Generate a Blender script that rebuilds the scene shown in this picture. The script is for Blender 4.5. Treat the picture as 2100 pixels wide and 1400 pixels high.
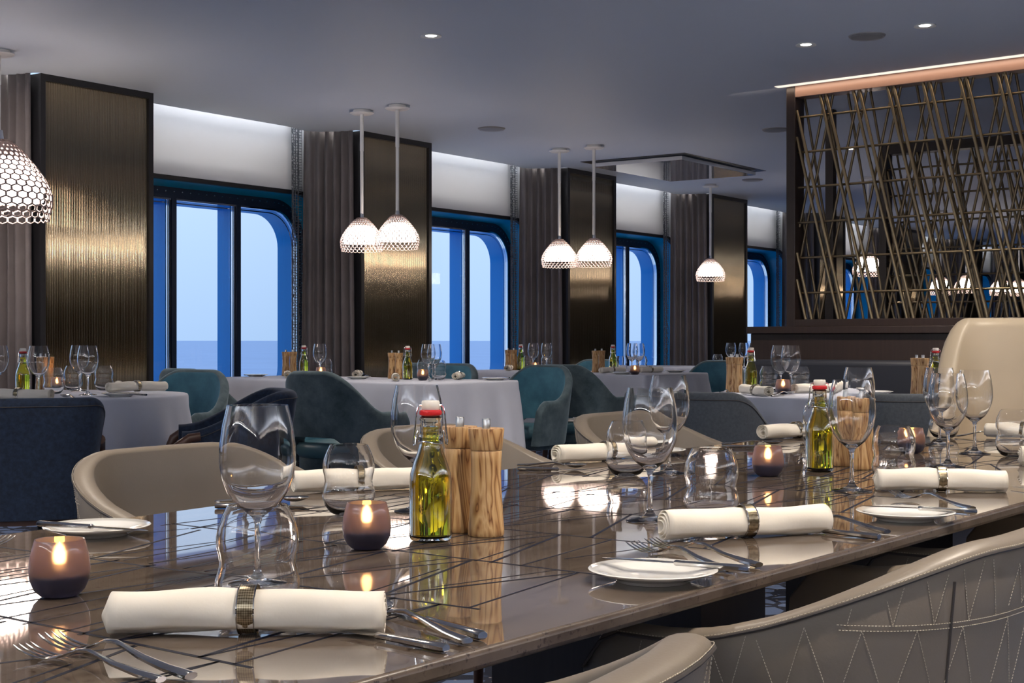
import bpy, bmesh, math, random
from mathutils import Vector, Matrix
random.seed(7)
S = bpy.context.scene
for o in list(bpy.data.objects): bpy.data.objects.remove(o)
COL = S.collection
PI = math.pi
# ------------------------------------------------------------------ camera, world, light
TH = math.radians(35.5); F = 2917.0; EYE = 1.02
CS, SN = math.cos(TH), math.sin(TH)
cam = bpy.data.objects.new('camera', bpy.data.cameras.new('camera'))
COL.objects.link(cam); S.camera = cam
cam.data.lens = 50.0; cam.data.sensor_width = 36.0
cam.data.shift_y = -0.00143
cam.data.clip_start = 0.05; cam.data.clip_end = 60000
cam.location = (0, 0, EYE); cam.rotation_euler = (PI/2, 0, TH - PI/2)
S.view_settings.view_transform = 'Standard'; S.view_settings.look = 'None'
S.view_settings.gamma = 1; S.view_settings.use_curve_mapping = False
S.view_settings.exposure = 0.5
W = bpy.data.worlds.new('world'); S.world = W; W.use_nodes = True
wn = W.node_tree.nodes; wl = W.node_tree.links
bg = wn['Background']
tc = wn.new('ShaderNodeTexCoord'); sp = wn.new('ShaderNodeSeparateXYZ'); cr = wn.new('ShaderNodeValToRGB')
wl.new(tc.outputs['Generated'], sp.inputs[0]); wl.new(sp.outputs['Z'], cr.inputs[0]); wl.new(cr.outputs[0], bg.inputs[0])
cr.color_ramp.elements[0].position = 0.0; cr.color_ramp.elements[0].color = (0.36, 0.53, 0.80, 1)
cr.color_ramp.elements[1].position = 0.12; cr.color_ramp.elements[1].color = (0.48, 0.66, 0.93, 1)
bg.inputs[1].default_value = 0.92

CEIL = 2.62; TZ = 0.72; BZ = 0.774

def cam_uv(x, d):
    X = (x-1050.0)/F*d
    return (X*SN + d*CS, d*SN - X*CS)
def at(x, y, z=TZ):                       # point of the horizontal plane z
    d = (EYE-z)*F/(y-697.0)
    u, n = cam_uv(x, d)
    return Vector((u, n, z))

# ------------------------------------------------------------------ helpers
class MB:
    def __init__(s): s.v = []; s.f = []; s.m = []
    def add(s, vs, fs, mi=0):
        b = len(s.v); s.v += [tuple(v) for v in vs]; s.f += [tuple(i+b for i in f) for f in fs]; s.m += [mi]*len(fs)
        return s
    def box(s, x0, x1, y0, y1, z0, z1, mi=0):
        v = [(x, y, z) for x in (x0, x1) for y in (y0, y1) for z in (z0, z1)]
        return s.add(v, [(0,1,3,2),(4,6,7,5),(0,4,5,1),(2,3,7,6),(0,2,6,4),(1,5,7,3)], mi)
    def prism(s, pts, z0, z1, mi=0):
        n = len(pts)
        v = [(p[0],p[1],z0) for p in pts]+[(p[0],p[1],z1) for p in pts]
        f = [tuple(range(n-1,-1,-1)), tuple(range(n,2*n))]+[(i,(i+1)%n,(i+1)%n+n,i+n) for i in range(n)]
        return s.add(v, f, mi)
    def lathe(s, prof, seg=32, c=(0,0,0), mi=0, closed=False):
        v = []; f = []; n = len(prof); idx = []
        for (r, z) in prof:
            if r < 1e-6: idx.append([len(v)]); v.append((c[0], c[1], c[2]+z))
            else:
                idx.append(list(range(len(v), len(v)+seg)))
                v += [(c[0]+r*math.cos(2*PI*k/seg), c[1]+r*math.sin(2*PI*k/seg), c[2]+z) for k in range(seg)]
        rng = range(n) if closed else range(n-1)
        for i in rng:
            a, b = idx[i], idx[(i+1) % n]
            for k in range(seg):
                k2 = (k+1) % seg
                if len(a) == 1 and len(b) == 1: continue
                if len(a) == 1: f.append((a[0], b[k2], b[k]))
                elif len(b) == 1: f.append((a[k], a[k2], b[0]))
                else: f.append((a[k], a[k2], b[k2], b[k]))
        return s.add(v, f, mi)
    def tube(s, pts, r, seg=8, mi=0, loop=False, flat=1.0):
        pts = [Vector(p) for p in pts]; n = len(pts); v = []; f = []
        rs = r if isinstance(r, (list, tuple)) else [r]*n
        up = Vector((0,0,1))
        for i, p in enumerate(pts):
            if loop: t = pts[(i+1)%n]-pts[i-1]
            else: t = pts[min(i+1,n-1)]-pts[max(i-1,0)]
            t.normalize()
            a = t.cross(up)
            if a.length < 1e-3: a = t.cross(Vector((0,1,0)))
            a.normalize(); b = a.cross(t).normalized()
            for k in range(seg):
                w = 2*PI*k/seg
                v.append(p + a*math.cos(w)*rs[i] + b*math.sin(w)*rs[i]*flat)
        m = n if loop else n-1
        for i in range(m):
            j = (i+1) % n
            for k in range(seg):
                k2 = (k+1)%seg
                f.append((i*seg+k, i*seg+k2, j*seg+k2, j*seg+k))
        if not loop:
            f.append(tuple(range(seg-1,-1,-1))); f.append(tuple((n-1)*seg+k for k in range(seg)))
        return s.add(v, f, mi)
    def build(s, name, mat, parent=None, smooth=False, bevel=0, autos=None):
        me = bpy.data.meshes.new(name); me.from_pydata(s.v, [], s.f); me.update()
        bm = bmesh.new(); bm.from_mesh(me); bmesh.ops.recalc_face_normals(bm, faces=bm.faces); bm.to_mesh(me); bm.free()
        for m in (mat if isinstance(mat, (list, tuple)) else [mat]): me.materials.append(m)
        for p, mi in zip(me.polygons, s.m): p.material_index = mi; p.use_smooth = smooth
        if smooth:
            try: me.set_sharp_from_angle(angle=math.radians(autos if autos else 50))
            except Exception: pass
        o = bpy.data.objects.new(name, me); COL.objects.link(o)
        if bevel:
            b = o.modifiers.new('bevel', 'BEVEL'); b.width = bevel; b.segments = 3; b.limit_method = 'ANGLE'
            for p in me.polygons: p.use_smooth = True
            try: me.set_sharp_from_angle(angle=math.radians(60))
            except Exception: pass
        if parent: o.parent = parent
        return o

def tag(o, label=None, cat=None, group=None, kind=None):
    if label: o['label'] = label
    if cat: o['category'] = cat
    if group: o['group'] = group
    if kind: o['kind'] = kind
    return o
def empty(name, loc=(0,0,0), rz=0, label=None, cat=None, group=None, kind=None):
    o = bpy.data.objects.new(name, None); COL.objects.link(o); o.location = loc; o.rotation_euler = (0,0,rz)
    o.empty_display_size = 0.05
    return tag(o, label, cat, group, kind)
def dup(root, loc=None, rz=None, label=None, group=None, scale=None):
    def cp(o, par):
        c = o.copy(); COL.objects.link(c); c.parent = par
        for ch in o.children: cp(ch, c)
        return c
    r = cp(root, None)
    if loc is not None: r.location = loc
    if rz is not None: r.rotation_euler = (0,0,rz)
    if scale: r.scale = (scale,)*3
    if label: r['label'] = label
    if group: r['group'] = group
    return r
PROTO = {}
def place(kind, make, loc, rz, label, cat, group=None, scale=None):
    """first call builds and keeps the thing, later calls copy it"""
    if kind not in PROTO:
        o = make(); PROTO[kind] = o; o['category'] = cat
        o.location = loc; o.rotation_euler = (0,0,rz); o['label'] = label
        if group: o['group'] = group
        if scale: o.scale = (scale,)*3
        return o
    return dup(PROTO[kind], loc, rz, label, group, scale if scale else 1.0)

def light(name, typ, loc, energy, color=(1,1,1), size=0.1, parent=None, rot=(0,0,0), **k):
    l = bpy.data.lights.new(name, typ); l.energy = energy; l.color = color
    if typ == 'AREA': l.size = size
    else: l.shadow_soft_size = size
    for a, b in k.items(): setattr(l, a, b)
    o = bpy.data.objects.new(name, l); COL.objects.link(o); o.location = loc; o.rotation_euler = rot
    if parent: o.parent = parent
    return o

# ------------------------------------------------------------------ materials
class Mat:
    def __init__(s, name, color=(.8,.8,.8), rough=.5, metal=0, **k):
        s.m = bpy.data.materials.new(name); s.m.use_nodes = True
        s.n = s.m.node_tree.nodes; s.l = s.m.node_tree.links
        s.b = s.n['Principled BSDF']
        s.set('Base Color', (*color, 1)); s.set('Roughness', rough); s.set('Metallic', metal)
        for a, v in k.items(): s.set(a.replace('_', ' '), v)
    def set(s, nm, v): s.b.inputs[nm].default_value = v
    def coord(s, which='Object', scale=(1,1,1), rot=(0,0,0)):
        t = s.n.new('ShaderNodeTexCoord'); mp = s.n.new('ShaderNodeMapping')
        mp.inputs['Scale'].default_value = scale; mp.inputs['Rotation'].default_value = rot
        s.l.new(t.outputs[which], mp.inputs[0]); return mp.outputs[0]
    def noise(s, vec, scale=5, detail=4, rough=.5, dist=0):
        t = s.n.new('ShaderNodeTexNoise'); t.inputs['Scale'].default_value = scale; t.inputs['Detail'].default_value = detail
        t.inputs['Roughness'].default_value = rough; t.inputs['Distortion'].default_value = dist
        s.l.new(vec, t.inputs['Vector']); return t.outputs['Fac']
    def ramp(s, fac, stops):
        r = s.n.new('ShaderNodeValToRGB'); s.l.new(fac, r.inputs[0]); e = r.color_ramp.elements
        while len(e) < len(stops): e.new(.5)
        for x, (p, c) in zip(e, stops): x.position = p; x.color = (*c, 1)
        return r.outputs[0]
    def base(s, out): s.l.new(out, s.b.inputs['Base Color']); return s
    def bump(s, fac, strength=.2, dist=.01):
        b = s.n.new('ShaderNodeBump'); b.inputs['Strength'].default_value = strength; b.inputs['Distance'].default_value = dist
        s.l.new(fac, b.inputs['Height']); s.l.new(b.outputs[0], s.b.inputs['Normal']); return s
    def mix(s, fac, a, b):
        x = s.n.new('ShaderNodeMix'); x.data_type = 'RGBA'
        if isinstance(fac, float): x.inputs[0].default_value = fac
        else: s.l.new(fac, x.inputs[0])
        for i, c in ((6, a), (7, b)):
            if isinstance(c, tuple): x.inputs[i].default_value = (*c, 1)
            else: s.l.new(c, x.inputs[i])
        return x.outputs[2]

def simple(name, c, r=.5, m=0, **k): return Mat(name, c, r, m, **k).m

MT = {}
MT['ceiling'] = simple('ceiling_paint', (.64,.70,.80), .6)
MT['soffit'] = simple('white_soffit', (.74,.75,.77), .6)
MT['white'] = simple('white_lacquer', (.85,.84,.83), .35)
MT['black'] = simple('black_frame', (.015,.015,.018), .4)
MT['navyframe'] = simple('dark_navy_steel', (.02,.035,.07), .35, .3)
MT['teal'] = simple('daylight_blue_reveal', (.0,.36,.64), .3)  # blue daylight from outside is put into the reveal's colour
MT['blue'] = simple('skylit_outer_steel', (.01,.25,.66), .3)  # saturated blue of the sky light painted into the outer faces
MT['chrome'] = simple('chrome', (.85,.87,.9), .12, 1)
MT['steel'] = simple('polished_steel', (.62,.6,.58), .1, 1)
MT['brushed'] = simple('brushed_steel', (.6,.6,.58), .28, 1)
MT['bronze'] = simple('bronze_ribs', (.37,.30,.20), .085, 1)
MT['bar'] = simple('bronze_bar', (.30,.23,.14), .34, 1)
MT['bar_dark'] = simple('dark_bronze_bar', (.20,.155,.10), .4, 1)
MT['darkwood'] = Mat('dark_wenge_wood', (.03,.018,.014), .35)
_m = MT['darkwood']; _c = _m.noise(_m.coord('Object', (40,40,2)), 2, 3); _m.base(_m.ramp(_c, [(0,(.013,.008,.008)),(1,(.036,.022,.018))])); MT['darkwood'] = _m.m
MT['beam'] = simple('walnut_beam', (.32,.19,.14), .3)
MT['legwood'] = simple('brown_leg_wood', (.09,.04,.025), .35)
MT['navyblk'] = simple('dark_banquette_leather', (.012,.014,.022), .5)
# carpet
m = Mat('navy_carpet', rough=.95); v = m.coord('Object', (1,1,1))
t = m.n.new('ShaderNodeTexVoronoi'); t.feature = 'DISTANCE_TO_EDGE'; t.inputs['Scale'].default_value = 9; m.l.new(v, t.inputs['Vector'])
e = m.ramp(t.outputs['Distance'], [(0,(.008,.012,.03)),(.09,(.008,.012,.03)),(.11,(.12,.17,.30))])
t2 = m.n.new('ShaderNodeTexVoronoi'); t2.inputs['Scale'].default_value = 24; m.l.new(v, t2.inputs['Vector'])
sp_ = m.ramp(t2.outputs['Distance'], [(0,(1,1,1)),(.16,(0,0,0))])
m.base(m.mix(sp_, e, (.5,.42,.38))); m.bump(m.noise(v, 300, 2), .4, .004); MT['carpet'] = m.m
# stone table top
m = Mat('polished_brown_stone', rough=.035); v = m.coord('Object', (1,1,1), (0,0,.15)); v2 = m.coord('Object', (2.0,14,14), (0,0,.15))
a = m.ramp(m.noise(v2, 2.2, 6, .6), [(.25,(.072,.052,.040)),(.55,(.135,.103,.080)),(.8,(.20,.158,.125))])
sp_ = m.ramp(m.noise(v, 90, 3, .7), [(.60,(0,0,0)),(.70,(1,1,1))])
m.base(m.mix(sp_, a, (.035,.022,.018))); m.set('Specular IOR Level', .8); m.set('IOR', 1.55); m.set('Coat Weight', .4); m.set('Coat Roughness', .02); MT['stone'] = m.m
m = Mat('honed_stone_edge', rough=.3); v = m.coord('Object')
a = m.ramp(m.noise(v, 12, 5, .6), [(.3,(.06,.042,.032)),(.7,(.15,.115,.09))])
sp_ = m.ramp(m.noise(v, 120, 3, .7), [(.58,(0,0,0)),(.66,(1,1,1))])
m.base(m.mix(sp_, a, (.025,.014,.012))); MT['stone_edge'] = m.m
MT['inlay'] = simple('dark_inlay', (.010,.012,.024), .5, 0, Specular_IOR_Level=.12)
# leathers and fabrics
def leather(name, c, r=.42):
    m = Mat(name, c, r); v = m.coord('Object'); m.bump(m.noise(v, 260, 3), .10, .002)
    m.base(m.ramp(m.noise(v, 4, 3), [(.3, tuple(x*.9 for x in c)), (.7, tuple(x*1.08 for x in c))])); return m.m
MT['taupe'] = leather('taupe_leather', (.215,.178,.140), .4)
MT['cream'] = leather('cream_leather', (.56,.46,.33), .42)
MT['thread'] = simple('pale_thread', (.60,.52,.40), .7)
MT['seam'] = simple('dark_seam', (.06,.05,.045), .6)
def fabric(name, c1, c2, sc=7, sheen=.6, r=.85, fine=500):
    m = Mat(name, c1, r); v = m.coord('Object')
    m.base(m.ramp(m.noise(v, sc, 6, .65), [(.35, c1), (.68, c2)])); m.set('Sheen Weight', sheen); m.set('Sheen Roughness', .4)
    m.set('Sheen Tint', (*[min(1, x*3+.15) for x in c2], 1)); m.bump(m.noise(v, fine, 2), .3, .001); return m.m
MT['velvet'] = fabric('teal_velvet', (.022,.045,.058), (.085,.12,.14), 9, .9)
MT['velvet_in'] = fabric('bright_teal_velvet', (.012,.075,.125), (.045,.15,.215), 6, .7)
MT['tealleather'] = leather('teal_seat_leather', (.05,.12,.15), .4)
MT['navy'] = fabric('navy_weave', (.006,.012,.03), (.014,.03,.065), 60, .4)
MT['slate'] = fabric('slate_weave', (.075,.085,.10), (.10,.115,.135), 90, .3)
MT['curtain'] = fabric('taupe_curtain_cloth', (.125,.112,.116), (.165,.148,.152), 3, .2)
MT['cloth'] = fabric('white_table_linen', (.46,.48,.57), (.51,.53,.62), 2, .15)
m = Mat('cream_napkin', (.80,.74,.64), .85); v = m.coord('Object'); m.bump(m.noise(v, 55, 4, .6), .12, .004); m.set('Sheen Weight', .2); MT['napkin'] = m.m
m = Mat('woven_band', (.42,.34,.22), .34, 1); v = m.coord('Object')
t = m.n.new('ShaderNodeTexVoronoi'); t.inputs['Scale'].default_value = 420; t.inputs['Randomness'].default_value = 0; m.l.new(v, t.inputs['Vector'])
m.base(m.ramp(t.outputs['Distance'], [(.3,(.55,.46,.31)),(.7,(.12,.09,.05))])); m.bump(t.outputs['Distance'], -1.0, .001); MT['band'] = m.m
MT['porcelain'] = simple('white_porcelain', (.80,.79,.76), .08, 0, Coat_Weight=.5)
MT['ceramic'] = simple('ceramic_stopper', (.82,.78,.72), .25)
MT['red'] = simple('red_gasket', (.55,.015,.02), .35)
MT['glass'] = simple('clear_glass', (1,1,1), 0.0, 0, Transmission_Weight=1.0, IOR=1.47)
MT['bottleglass'] = simple('bottle_glass', (.97,.99,.95), 0.01, 0, Transmission_Weight=1.0, IOR=1.47)
m = Mat('olive_oil', (.74,.66,.03), .0); m.set('Transmission Weight', 1.0); m.set('IOR', 1.40); MT['oil'] = m.m
# olive wood
def olive(name, seedv):
    m = Mat(name, rough=.4); v = m.coord('Object', (17,17,2.2), (.08,.06,seedv))
    n1 = m.noise(v, 1.0, 3, .55, 1.8)
    w = m.n.new('ShaderNodeMath'); w.operation = 'MULTIPLY'; w.inputs[1].default_value = 7.0; m.l.new(n1, w.inputs[0])
    fr = m.n.new('ShaderNodeMath'); fr.operation = 'PINGPONG'; fr.inputs[1].default_value = .5; m.l.new(w.outputs[0], fr.inputs[0])
    dk = m.ramp(fr.outputs[0], [(0,(.15,.06,.02)),(.07,(.33,.16,.06)),(.25,(.50,.29,.12)),(.5,(.63,.41,.20))])
    m.base(dk); return m.m
MT['olive'] = olive('olive_wood', .3)
# hammered ribs etc
MT['flame'] = None
def emis(name, c, s):
    m = Mat(name, (0,0,0), .5); m.set('Emission Color', (*c, 1)); m.set('Emission Strength', s); return m.m
MT['flame'] = emis('candle_flame', (1.0,.47,.09), 90)
MT['diffuser'] = emis('pendant_diffuser', (1.0,.84,.72), 13.0)
MT['spot'] = emis('downlight_lens', (1.0,.93,.82), 12)
MT['slot'] = emis('ceiling_light_slot', (1.0,.82,.66), .9)
def trans_mat(name, c, tc_, mixf, rough=.4, spec=True):
    m = Mat(name, c, rough); n, l = m.n, m.l
    t = n.new('ShaderNodeBsdfTranslucent'); t.inputs[0].default_value = (*tc_, 1)
    x = n.new('ShaderNodeMixShader'); x.inputs[0].default_value = mixf
    l.new(m.b.outputs[0], x.inputs[1]); l.new(t.outputs[0], x.inputs[2]); l.new(x.outputs[0], n['Material Output'].inputs[0]); return m.m
MT['shade'] = trans_mat('pendant_shade_plastic', (.50,.40,.375), (.6,.45,.38), .12, .5)
m = Mat('smoky_violet_glass', (.12,.115,.20), .38); m.set('Transmission Weight', .80); m.set('IOR', 1.2); m.set('Coat Weight', .7); n, l = m.n, m.l
t = n.new('ShaderNodeBsdfTranslucent'); t.inputs[0].default_value = (.27,.24,.38,1); x = n.new('ShaderNodeMixShader'); x.inputs[0].default_value = .12
l.new(m.b.outputs[0], x.inputs[1]); l.new(t.outputs[0], x.inputs[2]); l.new(x.outputs[0], n['Material Output'].inputs[0]); MT['votive'] = m.m
m = Mat('candle_wax', (.10,.085,.10), .5); MT['wax'] = m.m
# thin window pane: clear with a fresnel reflection
m = Mat('window_pane', (1,1,1), 0); n, l = m.n, m.l
t = n.new('ShaderNodeBsdfTransparent'); g = n.new('ShaderNodeBsdfGlossy'); g.inputs['Roughness'].default_value = .02
fr = n.new('ShaderNodeFresnel'); fr.inputs[0].default_value = 1.3; x = n.new('ShaderNodeMixShader')
l.new(fr.outputs[0], x.inputs[0]); l.new(t.outputs[0], x.inputs[1]); l.new(g.outputs[0], x.inputs[2]); l.new(x.outputs[0], n['Material Output'].inputs[0]); MT['pane'] = m.m
# honeycomb sheer
m = Mat('honeycomb_sheer', (.09,.10,.12), .7); n, l = m.n, m.l
v = m.coord('Object', (1,1,1)); t = n.new('ShaderNodeTexVoronoi'); t.feature = 'DISTANCE_TO_EDGE'; t.inputs['Scale'].default_value = 48; t.inputs['Randomness'].default_value = .25; l.new(v, t.inputs['Vector'])
lt = n.new('ShaderNodeMath'); lt.operation = 'GREATER_THAN'; lt.inputs[1].default_value = .10; l.new(t.outputs['Distance'], lt.inputs[0])
tr = n.new('ShaderNodeBsdfTransparent'); x = n.new('ShaderNodeMixShader')
l.new(lt.outputs[0], x.inputs[0]); l.new(m.b.outputs[0], x.inputs[1]); l.new(tr.outputs[0], x.inputs[2]); l.new(x.outputs[0], n['Material Output'].inputs[0]); MT['sheer'] = m.m
# sea
m = Mat('sea', (.03,.08,.2), .35); v = m.coord('Object'); 
ns = m.noise(v, .02, 5); m.base(m.ramp(ns, [(.3,(.12,.26,.56)),(.7,(.17,.33,.64))])); m.set('Specular IOR Level', .3); MT['sea'] = m.m

# ------------------------------------------------------------------ the room
PITCH = 2.88; C0 = 5.30; CW = .86; NF = 7.25; NS = 7.75; NG = 8.0
NB = 11                                              # column index range
cols = [C0 + PITCH*k for k in range(-3, 9)]
U0, U1, N0 = -3.6, C0 + PITCH*8 + CW, -4.5
tag(MB().box(U0, U1, N0, 8.2, -.1, 0).build('floor', MT['carpet']), kind='structure')
# ceiling with the recess in front of every window
pts = [(U0, N0), (U1, N0), (U1, NF)]
for c in reversed(cols):
    pts += [(c+CW, NF), (c, NF), (c-.03, NF+.03), (c-.06, 7.42), (c-.13, 7.55), (c-.22, 7.61), (c-.34, 7.585), (c-.44, 7.56)]
    if c > cols[0]: pts += [(c-PITCH+CW+.0, 7.56), (c-PITCH+CW, NF)]
pts += [(U0, 7.56)]
clean = []
for p in pts:
    if not clean or (abs(p[0]-clean[-1][0])+abs(p[1]-clean[-1][1])) > 1e-4: clean.append(p)
tag(MB().prism(clean, CEIL, CEIL+.05).build('ceiling', MT['ceiling']), kind='structure')
tag(MB().box(U0, U1, NF, 7.8, 2.86, 2.9).build('trim_1', MT['soffit']), kind='structure')   # top of the light cove
mb = MB()                                                                             # upstand closing the cove
mb.box(U0, U1, 7.15, 7.2, CEIL+.05, 2.9); tag(mb.build('trim_2', MT['soffit']), kind='structure')
tag(MB().box(U0-.1, U0, N0, 8.2, 0, 2.9).build('wall_left', simple('taupe_wall', (.12,.10,.09), .6)), kind='structure')
tag(MB().box(U1, U1+.1, N0, 8.2, 0, 2.9).build('wall_right', bpy.data.materials['taupe_wall']), kind='structure')
tag(MB().box(U0, U1, N0-.1, N0, 0, 2.9).build('wall_back', bpy.data.materials['taupe_wall']), kind='structure')

def rrect(u0, u1, z0, z1, r, seg=10):
    p = []
    for (cx, cz, a0) in ((u1-r, z1-r, 0), (u0+r, z1-r, PI/2), (u0+r, z0+r, PI), (u1-r, z0+r, 1.5*PI)):
        for k in range(seg+1):
            a = a0 + PI/2*k/seg; p.append((cx+r*math.cos(a), cz+r*math.sin(a)))
    return p
def ring(mb, P, nP, Q, nQ, mi=0):            # quads between two outlines in (u,z) at depths nP, nQ
    n = len(P)
    mb.add([(a, nP, b) for a, b in P]+[(a, nQ, b) for a, b in Q], [(i, (i+1)%n, (i+1)%n+n, i+n) for i in range(n)], mi)
WZ0, WZ1 = .42, 2.145
wallmb = MB()
widx = 0
WIN = []
for k in range(len(cols)-1):
    a = cols[k]+CW-.12; b = cols[k+1]+.16; c = (cols[k]+CW+cols[k+1])/2+.06
    w0, w1 = c-1.01, c+1.11
    outer = rrect(a-.1, b+.1, 0, 2.9, .001)
    hole = rrect(w0, w1, WZ0, WZ1, .34)
    ring(wallmb, outer, NS, hole, NS)
    WIN.append((w0, w1, c))
tag(wallmb.build('wall_window', MT['soffit']), kind='structure')
for k, (w0, w1, c) in enumerate(WIN):
    widx += 1
    root = empty('window_%d' % widx, (c, NS, WZ0), kind='structure')
    inv = Matrix.Translation((-c, -NS, -WZ0))
    def wp(mb, name, mat, smooth=False):
        mb.v = [tuple(inv @ Vector(v)) for v in mb.v]
        return mb.build(name, mat, root, smooth)
    H = lambda g, r: rrect(w0+g, w1-g, WZ0+g, WZ1-g, r)
    m_ = MB(); ring(m_, H(-.03,.36), NS-.012, H(0,.34), NS-.012); ring(m_, H(-.03,.36), NS-.012, H(-.03,.36), NS+.002); ring(m_, H(0,.34), NS-.012, H(0,.34), NS+.03)
    wp(m_, 'edge_trim', MT['black'], True)
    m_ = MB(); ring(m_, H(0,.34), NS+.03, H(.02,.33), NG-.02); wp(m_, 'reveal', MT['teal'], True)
    m_ = MB(); ring(m_, H(.0,.34), NG-.02, H(.10,.28), NG-.02); ring(m_, H(.10,.28), NG-.02, H(.10,.28), NG+.01)
    wp(m_, 'window_frame', MT['navyframe'], True)
    m_ = MB(); ring(m_, H(.10,.28), NG-.024, H(.112,.27), NG-.024); ring(m_, H(.112,.27), NG-.024, H(.112,.27), NG+.012); ring(m_, H(.125,.265), NG+.012, H(.133,.26), NG+.012)
    wp(m_, 'chrome_bead', MT['chrome'], True)
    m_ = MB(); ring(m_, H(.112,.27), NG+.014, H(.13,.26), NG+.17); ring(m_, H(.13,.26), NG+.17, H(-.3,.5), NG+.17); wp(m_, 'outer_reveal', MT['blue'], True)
    g0, g1 = w0+.11, w1-.11
    for q in (1, 2):
        mu = g0+(g1-g0)*q/3
        wp(MB().box(mu-.022, mu+.022, NG-.03, NG+.0, WZ0+.1, WZ1-.1), 'mullion', MT['navyframe'])
        m_ = MB(); m_.box(mu-.036, mu-.028, NG-.02, NG+.0, WZ0+.1, WZ1-.1); m_.box(mu-.05, mu-.044, NG-.012, NG+.0, WZ0+.1, WZ1-.1)
        wp(m_, 'chrome_bead', MT['chrome'])
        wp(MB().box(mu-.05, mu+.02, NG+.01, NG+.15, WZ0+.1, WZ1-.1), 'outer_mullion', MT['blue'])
    if 3 <= k <= 6:
        m_ = MB()
        P = H(.05,.31); per = 0; last = None
        for i in range(len(P)):
            p, q = Vector(P[i]), Vector(P[(i+1)%len(P)]); L = (q-p).length; nn = max(1, int(L/.075))
            if L < .03 and i % 2: continue
            for j in range(nn):
                w = p.lerp(q, j/nn); m_.lathe([(0,0),(.006,0),(.005,.004),(0,.005)], 6, (w[0], w[1], 0))
        m_.v = [(v[0], NG-.02-v[2], v[1]) for v in m_.v]
        b_ = wp(m_, 'bolts', MT['chrome']); b_['kind'] = 'stuff'
    wp(MB().add([(a, NG+.008, b) for a, b in H(.105,.27)], [tuple(range(len(hole)))]), 'pane', MT['pane'])
    if k >= 2:
        light('window_portal', 'AREA', (c, NG+.2, (WZ0+WZ1)/2), 1, parent=None, rot=(PI/2,0,0), size=1.9, shape='RECTANGLE', size_y=1.7).data.cycles.is_portal = True
# light cove lamps: a warm white strip above the soffit of each bay
for k in range(1, len(cols)-1):
    a, b = cols[k]+CW, cols[k+1]
    light('cove_light', 'AREA', ((a+b)/2, 7.50, 2.80), 10, (1.0,.95,.88), 1.9, rot=(-.75,0,0), shape='RECTANGLE', size_y=.03)

sea = MB().box(-30000, 30000, 30, 60000, -24, -23.5).build('sea', MT['sea']); tag(sea, 'calm blue sea stretching to the horizon outside the windows', 'sea', kind='stuff')

# added troughs, unseen behind the camera, with fill light to brighten the ceiling
tag(MB().box(U0+3, 16, N0, N0+.18, 2.20, 2.24).build('trim_added_1', MT['soffit']), kind='structure')
tag(MB().box(U0, U0+.18, N0+.2, 7.0, 2.20, 2.24).build('trim_added_2', MT['soffit']), kind='structure')
light('added_fill_light', 'AREA', (6, N0+.12, 2.26), 420, (.97,.97,.97), .1, rot=(PI+.5,0,0), shape='RECTANGLE', size_y=.1).data.size = 18
light('added_fill_light', 'AREA', (U0+.12, 1.5, 2.26), 170, (.97,.97,.97), .1, rot=(PI,.5,0), shape='RECTANGLE', size_y=9)

# columns
def make_column():
    r = empty('column')
    MB().box(0, CW, .03, .46, 0, CEIL).build('column_body', MT['black'], r)
    m_ = MB(); fw = .035
    for (x0, x1, z0, z1) in ((0,fw,0,CEIL),(CW-fw,CW,0,CEIL),(fw,CW-fw,CEIL-.04,CEIL),(fw,CW-fw,0,.1)):
        m_.box(x0, x1, 0, .035, z0, z1)
    m_.build('frame', MT['black'], r)
    m_ = MB(); n = 64; w = (CW-2*fw)/n; P = []
    for i in range(n):
        for j in range(5):
            a = PI*j/5; P.append((fw+w*i+w/2-math.cos(a)*w/2, .022-.0035*math.sin(a)))
    P.append((CW-fw, .022))
    k = len(P)
    m_.add([(a, b, .1) for a, b in P]+[(a, b, CEIL-.04) for a, b in P], [(i, i+1, i+1+k, i+k) for i in range(k-1)])
    m_.build('ribbed_panel', MT['bronze'], r, True, autos=80)
    return r
clab = {2:'tall ribbed bronze column beyond the left edge of the photo, before the nearest window',
 3:'nearest and widest ribbed bronze column, between the large hanging lamp and the first full window',
 4:'ribbed bronze column behind the nearer pair of pendant lamps',
 5:'ribbed bronze column behind the second pair of pendant lamps',
 6:'ribbed bronze column behind the single pendant lamp left of the lattice screen',
 7:'ribbed bronze column glimpsed through the left part of the lattice screen'}
for k, c in enumerate(cols):
    lab = clab.get(k, 'ribbed bronze column standing outside the view' if k < 2 else 'far ribbed bronze column half hidden behind the lattice screen')
    place('column', make_column, (c, NF, 0), 0, lab, 'column', 'ribbed columns between the windows')

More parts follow.
